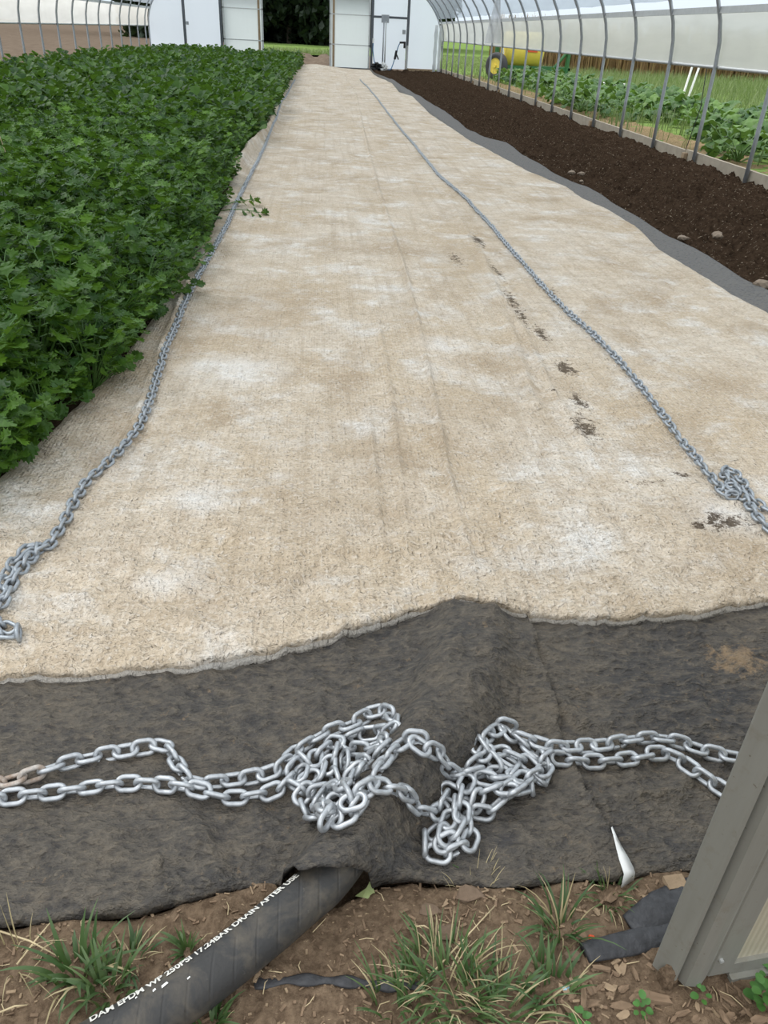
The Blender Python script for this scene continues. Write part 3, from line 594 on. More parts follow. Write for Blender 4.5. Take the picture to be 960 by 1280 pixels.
for px, a0, l, w_ in ((208, 8, .012, .006), (198, 12, .006, .005), (178, 22, .004, .004), (235, -8, .006, .003)):
    s_ = s_at(px); v = []
    for ds, da in ((0, 0), (l, .3), (l*.9, 1), (.1*l, .8)):
        p, T, sd = hose_frame(s_+ds); a = math.radians(a0)+da*w_/HOSE_R; v.append(p+(-sd*math.sin(a)+np.array([0, 0, 1.])*math.cos(a))*(HOSE_R*1.018))
    sc_.add(v, [(0, 1, 2, 3)])
o = build(sc_, 'scuff_mark', M['white'], hose); o['label'] = 'small white scuffs'

# ------------------------------------------------------------------ near door at the right
dA = gnd(834, 1240, .0); dB = gnd(960, 1216, .0); ang = math.atan2(dB[1]-dA[1], dB[0]-dA[0])
door = struct(thing('door_1', (dA[0], dA[1], 0), ang), 'weathered metal-framed door standing open at the near right')
door.rotation_euler = Euler((0, math.radians(-.3), ang))
prof = [(-.012, .040), (-.012, .037), (.006, .004), (.012, .0035), (.014, .016), (.018, .014), (.026, -.004), (.044, -.008), (.056, -.006), (.072, .004), (.074, .0065), (.077, .004), (.118, .004), (.122, .014), (.122, .040)]
def extr(prof, z0, z1, zfun=None):
    v = []; n = len(prof)
    for z in (z0, z1): v += [(x, y, z+(zfun(x) if zfun and z == z0 else 0)) for x, y in prof]
    return MB().add(v, [(i, (i+1) % n, n+(i+1) % n, n+i) for i in range(n)]+[tuple(range(n-1, -1, -1)), tuple(range(n, 2*n))])
build(extr(prof, .018, 2.1), 'stile', M['door'], door)
build(MB().box(.122, 1.1, .012, .020, .044, 2.06), 'panel', M['panel'], door)
build(extr([(.118, .004), (1.1, .004), (1.1, .04), (.118, .04)], .006, .046).box(.118, 1.1, -.006, .004, .0, .012), 'bottom_rail', M['door'], door)
build(MB().box(.118, 1.1, .004, .04, 2.06, 2.1), 'top_rail', M['door'], door)
dd = bmesh.new(); bmesh.ops.create_icosphere(dd, subdivisions=3, radius=1)
for v in dd.verts:
    n_ = float(fbm(np.array([v.co.x*3+5]), np.array([v.co.y*3+v.co.z*2]), 3, 5)[0]); v.co = Vector((v.co.x*.014, v.co.y*.016, v.co.z*.035))*(1+.5*n_)+Vector((.004, .016, .02))
me = bpy.data.meshes.new('mud_clod'); dd.to_mesh(me); dd.free(); me.materials.append(M['dirt']); obj('mud_clod', me, door)['label'] = 'dried brown mud packed in the frame corner'
sc2 = MB()
for z, x in ((.07, .085), (.55, .085), (1.0, .085)):
    sc2.tube([(x, .006, z), (x, -.001, z)], .004, 8)
build(sc2, 'screw', M['alu'], door)

# ------------------------------------------------------------------ plants
def leaflet(mb, M4, size, m=0, fine=True):
    if fine: R_ = [(0, 0), (.10, .24), (.46, .30), (.30, .46), (.62, .58), (.38, .70), (.50, .92), (.22, .84), (.20, 1.10)]
    else: R_ = [(0, 0), (.42, .40), (.52, .75), (.22, .95)]
    n = len(R_); v = []
    mid = [(0, y, 0) for x, y in R_[1:]]+[(0, 1.1 if fine else 1.05, -.06)]
    cz = lambda x, y: .18*abs(x)-.16*y*y+.03*math.sin(x*20+y*13)
    for x, y in R_: v.append((x, y, cz(x, y)))
    for x, y in R_[1:]: v.append((-x, y, cz(x, y)+.02))
    for x, y, z in mid: v.append((0, y, cz(0, y)-.03))
    o = 2*n-1; f = []
    Lx_ = [0]+list(range(n, 2*n-1)); Mx = [0]+list(range(o, o+len(mid)))
    f.append((0, 1, Mx[1])); f.append((0, Mx[1], Lx_[1]))
    for i in range(1, n-1): f.append((i, i+1, Mx[i+1], Mx[i])); f.append((Lx_[i], Mx[i], Mx[i+1], Lx_[i+1]))
    f.append((n-1, Mx[n], Mx[n-1])); f.append((Lx_[n-1], Mx[n-1], Mx[n]))
    mb.add([M4 @ (Vector(p)*size) for p in v], f, m)
def celery_leaf(mb, L=.42, fine=True, lean=.35, r=random):
    """stalk from the origin upward, bending along +y, leaflets at the top"""
    P = []; n = 6 if fine else 3
    for i in range(n):
        t = i/(n-1); P.append(Vector((0, L*lean*t**1.7, L*t*(1-.12*lean*t))))
    mb.tube(P, [.006*(1-.55*i/(n-1)) for i in range(n)], 5 if fine else 3, 1, False)
    T = (P[-1]-P[-2]).normalized(); tilt = math.atan2(T.y, T.z)
    def put(pos, az, pitch, size):
        Mx = Matrix.Translation(pos) @ Matrix.Rotation(az, 4, 'Z') @ Matrix.Rotation(pitch, 4, 'X') @ Matrix.Rotation(r.uniform(-.5, .5), 4, 'Y')
        leaflet(mb, Mx, size, 0, fine)
    s = .066*r.uniform(.85, 1.2)*(1 if fine else 1.5)
    top = P[-1]; put(top, r.uniform(-.3, .3), r.uniform(-.2, .6)+.75-tilt*.5, s*1.1)
    for j, (tt, k) in enumerate(((.97, 1.0), (.84, .95), (.70, .75)) if fine else ((.93, 1.),)):
        q = P[0].lerp(P[-1], tt) if False else Vector((0, L*lean*tt**1.7, L*tt*(1-.12*lean*tt)))
        for sd_ in (-1, 1):
            arm = Vector((sd_*.028*(1 if fine else 1.6), .012, .012)); put(q+arm, sd_*-r.uniform(.7, 1.5), r.uniform(.1, 1.05), s*k)
            if fine: mb.tube([q, q+arm], .002, 3, 1, False)
fine_leaves = []
for i in range(10):
    mb = MB(); celery_leaf(mb, .22+.031*i, True, .15+.35*random.random()); fine_leaves.append(mb.mesh('leaf', [M['celery'], M['stalk']]))
def plant_mats(n, rr):
    out = []
    for k in range(n):
        t = k/n; az = k*2.4+rr.uniform(-.4, .4); lean = .04+.52*(1-t)**1.2+rr.uniform(-.06, .1)
        out.append((Matrix.Rotation(az, 4, 'Z') @ Matrix.Rotation(-lean, 4, 'X') @ Matrix.Translation((0, .012, 0)) @ Matrix.Scale(rr.uniform(.8, 1.08), 4), t))
    return out
def plant_mesh(nl, fine, seed):
    rr = random.Random(seed); mb = MB()
    for m, t in plant_mats(nl, rr):
        sub = MB(); celery_leaf(sub, (.22+.30*t*rr.uniform(.85, 1.1)), fine, .15+.35*rr.random(), rr)
        mb.add([m @ Vector(v) for v in sub.v], sub.f); mb.m[-len(sub.f):] = sub.m
    return mb
mid_plants = [plant_mesh(26, True, 100+i).mesh('foliage', [M['celery'], M['stalk']]) for i in range(7)]
cells = []
SP = .27
for j in range(int((38.2-1.1)/SP)):
    for i in range(24):
        y = 1.6+j*SP+random.uniform(-.07, .07); x = float(tan_L(y))-(.05 if y < 6 else .15)-i*SP+random.uniform(-.06, .06)
        if -3.55 < x < -3.15 or x < XL+.35: continue
        px, py = proj((x, y, .35))
        if px < -170 or py > 900: continue
        cells.append((y, x, px))
cells.sort(); near_c, far_c = cells[:300], cells[300:]
vis = [c for c in near_c]
for n_, (y, x, px) in enumerate(near_c):
    sc = random.uniform(.80, 1.16)*(.72 if x > float(tan_L(y))-.22 else 1.0)
    if n_ < 75:
        t = thing('celery_plant', (x, y, -.01), random.uniform(0, 6.28))
        for k, (m, tt) in enumerate(plant_mats(26, random)):
            o = obj('leaf', fine_leaves[min(9, max(0, int(tt*9+random.uniform(-1, 1.9))))], t); o.matrix_local = m
    else:
        t = obj('celery_plant', mid_plants[n_ % 7], None, (x, y, -.01)); t.rotation_euler.z = random.uniform(0, 6.28)
    t.scale = (sc, sc, sc)
    tag(t, *(('leafy celery plant in the outer row, leaning toward the edge of the tan cover', 'celery', 'celery plants in the row beside the tan cover') if x > float(tan_L(y))-.23 else ('leafy green celery plant deep inside the dense left bed', 'celery', 'celery plants inside the left bed')))
lo = []
for i in range(8):
    mb = plant_mesh(18, False, 300+i); tri = []; mi_ = []
    for f_, m_ in zip(mb.f, mb.m):
        for k in range(1, len(f_)-1): tri.append((f_[0], f_[k], f_[k+1])); mi_.append(m_)
    lo.append((np.array([tuple(v) for v in mb.v]), np.array(tri), np.array(mi_)))
VV, FF, MM = [], [], []; o_ = 0
for n_, (y, x, px) in enumerate(far_c):
    v, f_, m_ = lo[n_ % 8]; a = random.uniform(0, 6.28); s_ = random.uniform(.78, 1.2); ca, sa = math.cos(a)*s_, math.sin(a)*s_
    VV.append(np.stack([v[:, 0]*ca-v[:, 1]*sa+x, v[:, 0]*sa+v[:, 1]*ca+y, v[:, 2]*s_-.01], 1)); FF.append(f_+o_); MM.append(m_); o_ += len(v)
print('CELERY', len(near_c), len(far_c), near_c[-1][0], sum(len(f_) for f_ in FF))
fb = stuff(obj('celery_bed', raw_mesh('celery_bed', np.concatenate(VV), np.concatenate(FF), [M['celery'], M['stalk']], False, np.concatenate(MM))))
fb['label'] = 'dense celery filling the far part of the left bed'; fb['category'] = 'celery'
# one leaf hanging over the tan cover, on a plant of its own
for px, py in ((303, 236), (268, 250)): pass
bl = MB(); dp = gnd(20, 205, .35); bl.tube([Vector((dp[0], dp[1], .1))+Vector((t*-.10, 0, t*.52)) for t in np.linspace(0, 1, 6)], [.004, .004, .003, .003, .003, .005], 5)
tag(build(bl, 'dry_stem', M['straw'], None, True), 'thin pale dry stem poking out of the celery at the left edge', 'stem')
op_ = on_surf(278, 262, HT); t = thing('overhanging_celery', (op_[0]-.10, op_[1], .0)); tag(t, 'celery shoot drooping over the left chain onto the tan cover', 'celery')
for az, ln in ((-1.25, 1.18), (-1.75, 1.05), (-.9, .95)):
    o = obj('leaf', fine_leaves[6], t); o.matrix_local = Matrix.Translation((0, 0, .02)) @ Matrix.Rotation(az, 4, 'Z') @ Matrix.Rotation(-ln, 4, 'X')

# squash outside on the right
def squash_leaf(seed):
    rr = random.Random(seed); mb = MB(); n = 16; v = [(0, 0, 0)]; 
    for ring, rd in ((1, .5), (2, 1.)):
        for k in range(n):
            a = 2*math.pi*k/n+.2; lob = 1+.20*math.cos(5*a)+.06*math.sin(9*a)
            if abs((a-.2)-math.pi*1.5) < .2: lob *= .45
            rad = .125*rd*(lob if ring == 2 else 1); v.append((rad*math.cos(a), rad*math.sin(a), .035*rd*rd*math.cos(3*a+seed)-.05*rd*rd+.03))
    f = [(0, 1+k, 1+(k+1) % n) for k in range(n)]+[(1+k, 1+n+k, 1+n+(k+1) % n, 1+(k+1) % n) for k in range(n)]
    mb.add(v, f); return mb
sq_leaves = []
for s_ in range(5):
    mb = squash_leaf(s_); mb2 = MB(); L = .30+.06*s_
    mb2.tube([(0, L*.5*t*t, L*t) for t in np.linspace(0, 1, 5)], .007, 5, 1, False); R4 = Matrix.Translation((0, L*.5, L)) @ Matrix.Rotation(.10+.12*s_, 4, 'X') @ Matrix.Rotation(random.uniform(-.4, .4), 4, 'Y')
    mb2.add([R4 @ Vector(v) for v in mb.v], mb.f, 0); sq_leaves.append(mb2)
sq_me = [m.mesh('leaf', [M['squash'], M['stalk']], True) for m in sq_leaves]
def squash_mesh(seed):
    rr = random.Random(seed); mb = MB()
    for k in range(22):
        s_ = rr.choice(sq_leaves); m = Matrix.Rotation(k*2.4+rr.uniform(-.5, .5), 4, 'Z') @ Matrix.Rotation(-rr.uniform(.1, .95), 4, 'X') @ Matrix.Scale(rr.uniform(.75, 1.15), 4)
        mb.add([m @ Vector(v) for v in s_.v], s_.f); mb.m[-len(s_.f):] = s_.m
    return mb
sq_far = [squash_mesh(i).mesh('foliage', [M['squash'], M['stalk']], True) for i in range(4)]
cnt = 0
spots = [(x+random.uniform(-.25, .25), y+random.uniform(-.3, .3)) for y in np.arange(8.6, 34, .92) for x in (6.35, 7.2, 8.1, 9.0)]
spots = [(x, y) for x, y in spots if not (14.3 < y < 15.6 and x < 7.0) and not (x < 6.6 and random.random() < .25) and not (x < 7.0 and y > 23) and not (15.8 < y < 18.5 and x < 7.6)]
for x, y in sorted(spots, key=lambda q: q[1]):
    if y < 16:
        t = thing('squash_plant', (x, y, -.02), random.uniform(0, 6.28))
        for k in range(22):
            o = obj('leaf', random.choice(sq_me), t); o.matrix_local = Matrix.Rotation(k*2.4+random.uniform(-.5, .5), 4, 'Z') @ Matrix.Rotation(-random.uniform(.1, .95), 4, 'X') @ Matrix.Scale(random.uniform(.75, 1.15), 4)
    else:
        t = obj('squash_plant', sq_far[cnt % 4], None, (x, y, -.02)); t.rotation_euler.z = random.uniform(0, 6.28)
    cnt += 1; tag(t, *(('broad-leaved green squash plant right behind the base boards', 'squash', 'squash plants in the row along the base boards') if x < 6.75 else ('broad-leaved squash plant in the rows farther out toward the tall grass', 'squash', 'squash plants in the outer rows')))

# meadow grass and brown maize outside, as uncountable blades
def blades(name, n, fx, mat, h, w, lean=.4, seg=2, par=None, smooth=False):
    B = np.array([fx() for _ in range(n)]); a = rng.uniform(0, 6.28, n); hh = h*rng.uniform(.5, 1.2, n); ln = lean*rng.uniform(.1, 1, n); ww = w*rng.uniform(.6, 1.2, n)
    dx, dy = np.cos(a), np.sin(a); V = []
    for t in (0, .5, 1.):
        cx = B[:, 0]+dx*ln*hh*t*t; cy = B[:, 1]+dy*ln*hh*t*t; cz = B[:, 2]+hh*t*(1-.3*ln*t)
        k = ww*(1-.75*t)*.5; V += [np.stack([cx-dy*k, cy+dx*k, cz], 1), np.stack([cx+dy*k, cy-dx*k, cz], 1)]
    V = np.stack(V, 1).reshape(-1, 3); i = np.arange(n)[:, None]*6
    F = np.concatenate([i+np.array([0, 1, 3, 2]), i+np.array([2, 3, 5, 4])]); return obj(name, raw_mesh(name, V, F, M[mat], smooth), par)
u = random.uniform
def meadow():
    while True:
        x, y = u(5.5, 24), u(8, 46)
        if x > 9.6 or random.random() < .12 or (15.6 < y < 18.7 and random.random() < .5): return (x, y, -.03)
o = stuff(blades('meadow_grass', 26000, meadow, 'meadow', .42, .02, .5)); o['label'] = 'tall loose grass behind and among the squash'
o = stuff(blades('cut_lawn', 16000, lambda: (u(5.4, 14), u(33, 75), -.03), 'meadow', .10, .03, .5)); o['label'] = 'short grass outside the far right side'
o = stuff(blades('brown_maize_strip', 9000, lambda: (u(9.5, 40), u(47.5, 51), -.05), 'reed', 2.3, .07, .35)); o['label'] = 'standing strip of dry brown maize at the field edge'
o = stuff(blades('bank_grass', 3000, lambda: (u(-6, 3), u(57, 62), -.05), 'meadow', .35, .04, .5)); o['label'] = 'grass bank beyond the opening'

# trees beyond the opening
def crown(seed, n=5200):
    rr = np.random.default_rng(seed); d = rr.normal(size=(n, 3)); d /= np.linalg.norm(d, axis=1)[:, None]; rad = rr.uniform(.45, 1, n)**.5
    lobe = 1+.25*np.sin(d[:, 0]*5+seed)*np.cos(d[:, 2]*4+seed*2)
    C = d*(rad*lobe)[:, None]*np.array([3.6, 3.2, 8.5])+np.array([0, 0, 7.6]); a = rr.normal(size=(n, 3)); a /= np.linalg.norm(a, axis=1)[:, None]; b = np.cross(a, d); b /= np.linalg.norm(b, axis=1)[:, None]+1e-6
    s_ = rr.uniform(.22, .5, n)[:, None]; V = np.stack([C-a*s_, C+b*s_*.6, C+a*s_, C-b*s_*.6], 1).reshape(-1, 3); return raw_mesh('crown', V, np.arange(n*4).reshape(-1, 4), M['treeleaf'], False)
cm = [crown(i) for i in range(3)]
tk = [MB().tube([(0, 0, -.2), (.1*i, .05, 4), (.2*i, 0, 9)], [.26, .2, .1], 10).mesh('trunk', M['bark'], True) for i in range(3)]
ti = 0
for yy_, xs_t in ((94, np.arange(-17, 10, 4.4)), (101, np.arange(-19, 12, 4.6)), (108, np.arange(-20, 14, 4)), (114, np.arange(-22, 16, 4))):
    for x in xs_t:
        t = thing('forest_tree', (x+u(-.8, .8), yy_+u(-1.5, 1.5), -.1), u(0, 6.28)); s_ = u(.9, 1.2); t.scale = (s_, s_, s_)
        obj('crown', cm[ti % 3], t); obj('trunk', tk[ti % 3], t); ti += 1
        tag(t, 'dark leafy tree in the wood beyond the far opening', 'tree', 'trees beyond the far opening')

# ------------------------------------------------------------------ yellow sprayer outside
spx = thing('field_sprayer', (8.1, 36.0, 0)); tag(spx, 'yellow tank sprayer on a green frame parked outside beyond the squash', 'sprayer')
tb = bmesh.new(); bmesh.ops.create_cone(tb, cap_ends=True, segments=32, radius1=.62, radius2=.62, depth=1.6); bmesh.ops.bevel(tb, geom=[e_ for e_ in tb.edges if len(e_.link_faces) == 2 and abs(e_.calc_face_angle(0)) > 1], offset=.22, segments=5, affect='EDGES', profile=.6)
bmesh.ops.rotate(tb, verts=tb.verts, cent=(0, 0, 0), matrix=Matrix.Rotation(math.pi/2, 3, 'Y')); bmesh.ops.translate(tb, verts=tb.verts, vec=(.05, 0, 1.05))
me = bpy.data.meshes.new('tank'); tb.to_mesh(me); tb.free(); me.materials.append(M['yellow']); me.polygons.foreach_set('use_smooth', [True]*len(me.polygons)); obj('tank', me, spx)
build(MB().box(.1, .52, -.645, -.6, .98, 1.08), 'red_label', M['red'], spx)
fr = MB(); fr.box(-1.3, 2.0, -.45, -.33, .38, .50).box(-1.3, 2.0, .33, .45, .38, .50)
for x in (-1.25, .3, 1.9): fr.box(x, x+.1, -.45, .45, .40, .48)
build(fr, 'frame', M['jdgreen'], spx)
for x, ln in ((-1.05, 0), (1.85, .15)):
    build(MB().tube([(x, -.4, .0), (x+ln*.2, -.4, 1.6)], .09, 6), 'upright', M['jdgreen'], spx)
build(MB().tube([(1.85, -.42, 1.1), (1.2, -.42, .3)], .06, 6), 'brace', M['jdgreen'], spx)
def wheel(x):
    wt = MB(); n = 28; pr = [(.22, -.09), (.30, -.11), (.36, -.08), (.37, 0), (.36, .08), (.30, .11), (.22, .09)]; v = []; f = []
    for i in range(n):
        a = 2*math.pi*i/n
        for r_, w_ in pr: v.append((w_*1.4, 1.3*r_*math.cos(a), 1.3*r_*math.sin(a)))
    m_ = len(pr)
    for i in range(n):
        for k in range(m_-1): f.append((i*m_+k, i*m_+k+1, ((i+1) % n)*m_+k+1, ((i+1) % n)*m_+k))
    wh = build(wt.add(v, f), 'wheel', M['tyre'], spx, True); wh.location = (x, -.55, .45); wh.rotation_euler.z = .75
    hb_ = build(MB().tube([(-.10, 0, 0), (.10, 0, 0)], .285, 20).tube([(-.15, 0, 0), (.15, 0, 0)], .07, 12), 'hub', M['yellow'], wh, False)
wheel(-1.05)
build(MB().tube([(-1.2, -.5, 1.3), (-.9, -.55, 1.2), (-.8, -.5, .9), (-.95, -.5, .7)], .03, 6), 'fill_hose', M['white'], spx, True)
build(MB().box(-1.0, -.75, -.55, -.4, .45, .75), 'pump', M['white'], spx)
# white stakes and a pale board in the grass
for i, (a, b, lab) in enumerate((((858, 106), (866, 81), 'left of the two slanted white stakes in the grass'), ((866, 106), (874, 84), 'right of the two slanted white stakes in the grass'))):
    p0 = gnd(*b); y = 26.; k = ray(*a); q0 = k*(y/k[1])+np.array([0, 0, CAM_H]); k = ray(*b); q1_ = k*((y+.1)/k[1])+np.array([0, 0, CAM_H])
    d_ = (q0-q1_); q0 = q0+d_*.9
    tag(build(MB().tube([tuple(q0), tuple(q1_)], .035, 6), 'white_stake', M['white']), lab, 'stake')
bx_ = gnd(764, 99, .45); tag(build(MB().box(-.45, .45, -.2, .2, 0, .38), 'white_crate', M['white'], None, False, (bx_[0], bx_[1], -.03)), 'low white crate in the grass behind the squash', 'crate')
# thin drip cord hanging by a post
for px, y, lab in ((893, 11.6, 'thin dark twine hanging beside the second near post on the right'),):
    x = 5.28; tag(build(MB().tube([(x, 11.9, 1.2), (x+.02, 11.85, .7), (x-.02, 11.95, .1)], .006, 5), 'twine', M['black']), lab, 'cord')

# hanging plastic by a far right post
hgx = MB(); k = ray(617, 20); Yp = 22.5; hv = []; 
def at(px, py, Y): k = ray(px, py); return k*(Y/k[1])+np.array([0, 0, CAM_H])
Yh_ = 23.9
for py, x0, x1 in ((-14, 621, 625), (6, 618, 626), (24, 613, 626), (38, 609, 626), (54, 605, 626)):
    for j in range(7):
        q = at(x0+(x1-x0)*j/6, py, Yh_); hv.append((q[0], q[1]+.05*math.sin(j*2.1+py*.1), q[2]))
hg = build(hgx.add(hv, [(i*7+j, i*7+j+1, i*7+8+j, i*7+7+j) for i in range(4) for j in range(6)]), 'hanging_plastic_sheet', M['bag'], None, True)
tag(hg, 'crumpled clear plastic sheet hanging from a hoop far along the right side', 'plastic sheet')

# blue hoses, valve and bundle at the far door
t = thing('water_hose', (0, 0, 0)); tag(t, 'blue water hose looped up to a tap beside the far door', 'hose')
def wp(x, z, y=38.72): return (x, y, z)
ptsb = smooth_path([wp(2.9, .03, 38.3), wp(3.05, .05, 38.5), wp(3.16, .25), wp(3.25, .55), wp(3.35, .9), wp(3.45, 1.08)], .05)
build(MB().tube([tuple(p) for p in ptsb], .022, 6), 'blue_hose', M['blue'], t, True)
build(MB().tube([wp(3.22, .42, 38.68), wp(3.28, .75, 38.68)], .05, 6), 'nozzle', M['black'], t)
build(MB().tube([wp(3.28, .62, 38.68), wp(3.38, .42, 38.68)], .03, 6), 'trigger', M['black'], t)
build(MB().tube([wp(3.40, 1.05), wp(3.62, 1.06)], .045, 6).tube([wp(3.62, 1.10), wp(3.62, .85)], .045, 6), 'tap', M['black'], t)
t = thing('thin_blue_hose', (0, 0, 0)); tag(t, 'thin blue hose hanging down beside the left post of the far crossbar door', 'hose')
build(MB().tube([tuple(p) for p in smooth_path([wp(2.27, 1.0), wp(2.27, .7), wp(2.33, .35), wp(2.42, .06, 38.6)], .05)], .02, 6), 'blue_hose', M['blue'], t, True)
build(MB().tube([wp(2.27, .98), wp(2.27, 1.16)], .035, 6), 'connector', M['white'], t)
bd = thing('hose_bundle', (2.5, 38.1, 0)); tag(bd, 'black and white bundle of cloth and hose on the ground at the far door', 'bundle')
for nm, x, col, s_ in (('black_cloth', -.08, 'black', (.24, .18, .14)), ('white_cloth', .2, 'white', (.14, .14, .16))):
    b_ = bmesh.new(); bmesh.ops.create_icosphere(b_, subdivisions=3, radius=1)
    for v in b_.verts: v.co = Vector((v.co.x*s_[0]+x, v.co.y*s_[1], v.co.z*s_[2]+.12))+v.co*.06*math.sin(v.co.x*7+v.co.y*5+v.co.z*9)
    me = bpy.data.meshes.new(nm); b_.to_mesh(me); b_.free(); me.materials.append(M[col]); obj(nm, me, bd)

# ------------------------------------------------------------------ foreground bits
def rock_mesh(seed, sx_, sy_, sz_, mat, nm):
    b_ = bmesh.new(); bmesh.ops.create_icosphere(b_, subdivisions=2, radius=1); rr = random.Random(seed)
    for v in b_.verts: v.co = Vector((v.co.x*sx_, v.co.y*sy_, v.co.z*sz_))*(1+.22*math.sin(v.co.x*3.1+seed)+.15*math.cos(v.co.y*4+v.co.z*3+seed*2))
    me = bpy.data.meshes.new(nm); b_.to_mesh(me); b_.free(); me.materials.append(M[mat]); return me
for px, py, s_, z, lab in ((538, 1138, .018, 0, 'flat tan stone half buried in the dirt right of the hose'), (558, 1165, .020, 0, 'angular tan clod above the large grass tuft'), (715, 1196, .013, .004, 'pale brown stone at the end of the flattened black pipe'), (588, 1118, .024, 0, 'broad flat clod just below the charcoal cover edge')):
    p = on_surf(px, py, HG); tag(obj('stone', rock_mesh(px, s_, s_*.75, s_*.4, 'clod', 'stone'), None, (p[0], p[1], p[2]+z)), lab, 'stone')
for px, py, s_, lab in ((726, 216, .05, 'grey stone on the compost beside the charcoal strip, right of its pair'), (714, 215, .055, 'grey stone on the compost beside the charcoal strip, left of its pair'), (727, 225, .03, 'small pale stone on the compost below the pair'), (897, 293, .06, 'flat stone along the furrow in the compost'), (855, 296, .05, 'flat pale stone nearest the charcoal strip in the compost'), (955, 354, .07, 'rounded stone at the right edge of the compost by the strip')):
    p = gnd(px, py, .05); tag(obj('stone', rock_mesh(px+3, s_, s_*.7, s_*.45, 'stone', 'stone'), None, (p[0], p[1], max(HS(p[0], p[1]), .03)+s_*.2)), lab, 'stone')
# wood chips lower right and along the edge
def chip_mesh(seed):
    rr = random.Random(seed); l, w, h_ = rr.uniform(.007, .017), rr.uniform(.003, .0065), rr.uniform(.0015, .004); b_ = bmesh.new(); bmesh.ops.create_cube(b_, size=1)
    bmesh.ops.subdivide_edges(b_, edges=b_.edges[:], cuts=1)
    for v in b_.verts: v.co = Vector((v.co.x*l*2*rr.uniform(.7, 1.2), v.co.y*w*2*rr.uniform(.4, 1.3)*(1-abs(v.co.x)*.7), v.co.z*h_*2*rr.uniform(.4, 1.4)))
    me = bpy.data.meshes.new('wood_chip'); b_.to_mesh(me); b_.free(); me.materials.append(M['chippale'] if rr.random() < .3 else M['chip']); return me
chips = [chip_mesh(i) for i in range(9)]
def put_chip(px, py, lab, grp=None, s_=1., z=.004, me=None):
    p = on_surf(px, py, HG); o = obj('wood_chip', me or random.choice(chips), None, (p[0], p[1], p[2]+z)); o.rotation_euler = (u(-.3, .3), u(-.3, .3), u(0, 6.28)); o.scale = (s_, s_, s_)
    tag(o, lab, 'wood chip', grp); return o
for k in range(70):
    a, b = (u(690, 960), u(1232, 1279)) if k < 46 else (u(690, 830), u(1105, 1235)) if k < 60 else (u(130, 330), u(1200, 1275))
    P = on_surf(a, b, HG); dloc = ((P[0]-dA[0])*math.cos(ang)+(P[1]-dA[1])*math.sin(ang), -(P[0]-dA[0])*math.sin(ang)+(P[1]-dA[1])*math.cos(ang))
    if dloc[0] > -.03 and -.02 < dloc[1] < .08: continue
    put_chip(a, b, 'small brown wood chip lying in the front dirt', 'wood chips in the front dirt', u(.6, 1.2))
o = put_chip(815, 1248, 'long split piece of brown wood under the corner of the door', None, 1.9, .006, chips[0]); o.rotation_euler = (0, 0, -.2)
o = put_chip(843, 1106, 'square tan wood offcut tucked under the charcoal cover by the door', None, 1., .006, MB().box(-.02, .02, -.014, .014, -.006, .006).mesh('wood_chip', M['chippale'])); o.rotation_euler = (0, 0, .1)
o = put_chip(170, 1243, 'pale wood chip beside the left grass tuft', None, 1., .006, chips[4])
# debris too small to pick apart
dbv = MB()
for k in range(1500):
    x = u(-.75, 1.15); y = u(.48, float(DF(np.array([x]))[0])+.01); z = float(HG(np.array([x]), np.array([y]))[0]); l = u(.002, .009); w = u(.0006, .0026); a = u(0, 6.28); ca, sa = math.cos(a), math.sin(a)
    v = [(x+ca*l*i-sa*w*j, y+sa*l*i+ca*w*j, z+kz) for i in (-1, 1) for j in (-1, 1) for kz in (.0, .003)]
    dbv.add(v, [(0, 1, 3, 2), (4, 6, 7, 5), (0, 4, 5, 1), (2, 3, 7, 6), (1, 5, 7, 3)], 0 if random.random() < .8 else 1)
for k in range(170):
    x = u(-.7, 1.1); y = u(.5, float(DF(np.array([x]))[0])+.0); z = float(HG(np.array([x]), np.array([y]))[0]); a = u(0, 6.28); l = u(.012, .045); b_ = u(-.4, .4)
    dbv.tube([(x, y, z+.002), (x+math.cos(a)*l*.5, y+math.sin(a)*l*.5, z+.006), (x+math.cos(a+b_)*l, y+math.sin(a+b_)*l, z+.003)], [.0009, .0008, .0005], 4, 2 if k % 3 else 0)
o = stuff(build(dbv, 'dirt_litter', [M['chip'], M['chippale'], M['straw']])); o['label'] = 'fine crumbs and twig bits over the bare dirt'
cl = MB()
# grass tufts
def tuft(px, py, n, h_, w_, rad, lab, dry=.2, lean=1.1):
    n = int(n*1.7)+4
    p = on_surf(px, py, HG); t = thing('grass_tuft', tuple(p)); tag(t, lab, 'grass')
    for nm, mat, cnt_ in (('green_blades', 'grass', int(n*(1-dry))), ('dry_blades', 'drygrass', int(n*dry))):
        if not cnt_: continue
        mb = MB()
        for k in range(cnt_):
            a = u(0, 6.28); r_ = rad*math.sqrt(random.random())*.5; b0 = Vector((math.cos(a)*r_, math.sin(a)*r_, -.006)); a += u(-.6, .6); L = h_*u(.5, 1.25); ln = lean*u(.25, 1.25); ww = w_*u(.6, 1.2)*(1 if mat == 'grass' else .5); v = []
            cur = b0.copy(); el = math.pi/2-ln*.35
            for s_ in range(6):
                t_ = s_/5; k_ = ww*(1-t_**2.2)*.5+.0002; v += [(cur.x-math.sin(a)*k_, cur.y+math.cos(a)*k_, cur.z), (cur.x, cur.y, cur.z-.25*k_), (cur.x+math.sin(a)*k_, cur.y-math.cos(a)*k_, cur.z)]
                cur = cur+Vector((math.cos(a)*math.cos(el), math.sin(a)*math.cos(el), math.sin(el)))*L/5; el -= ln*.34
                if cur.z < .003: cur.z = .003; el = max(el, 0)
            mb.add(v, [q for s_ in range(5) for q in ((s_*3, s_*3+1, s_*3+4, s_*3+3), (s_*3+1, s_*3+2, s_*3+5, s_*3+4))])
        stuff(build(mb, nm, M[mat], t, True))
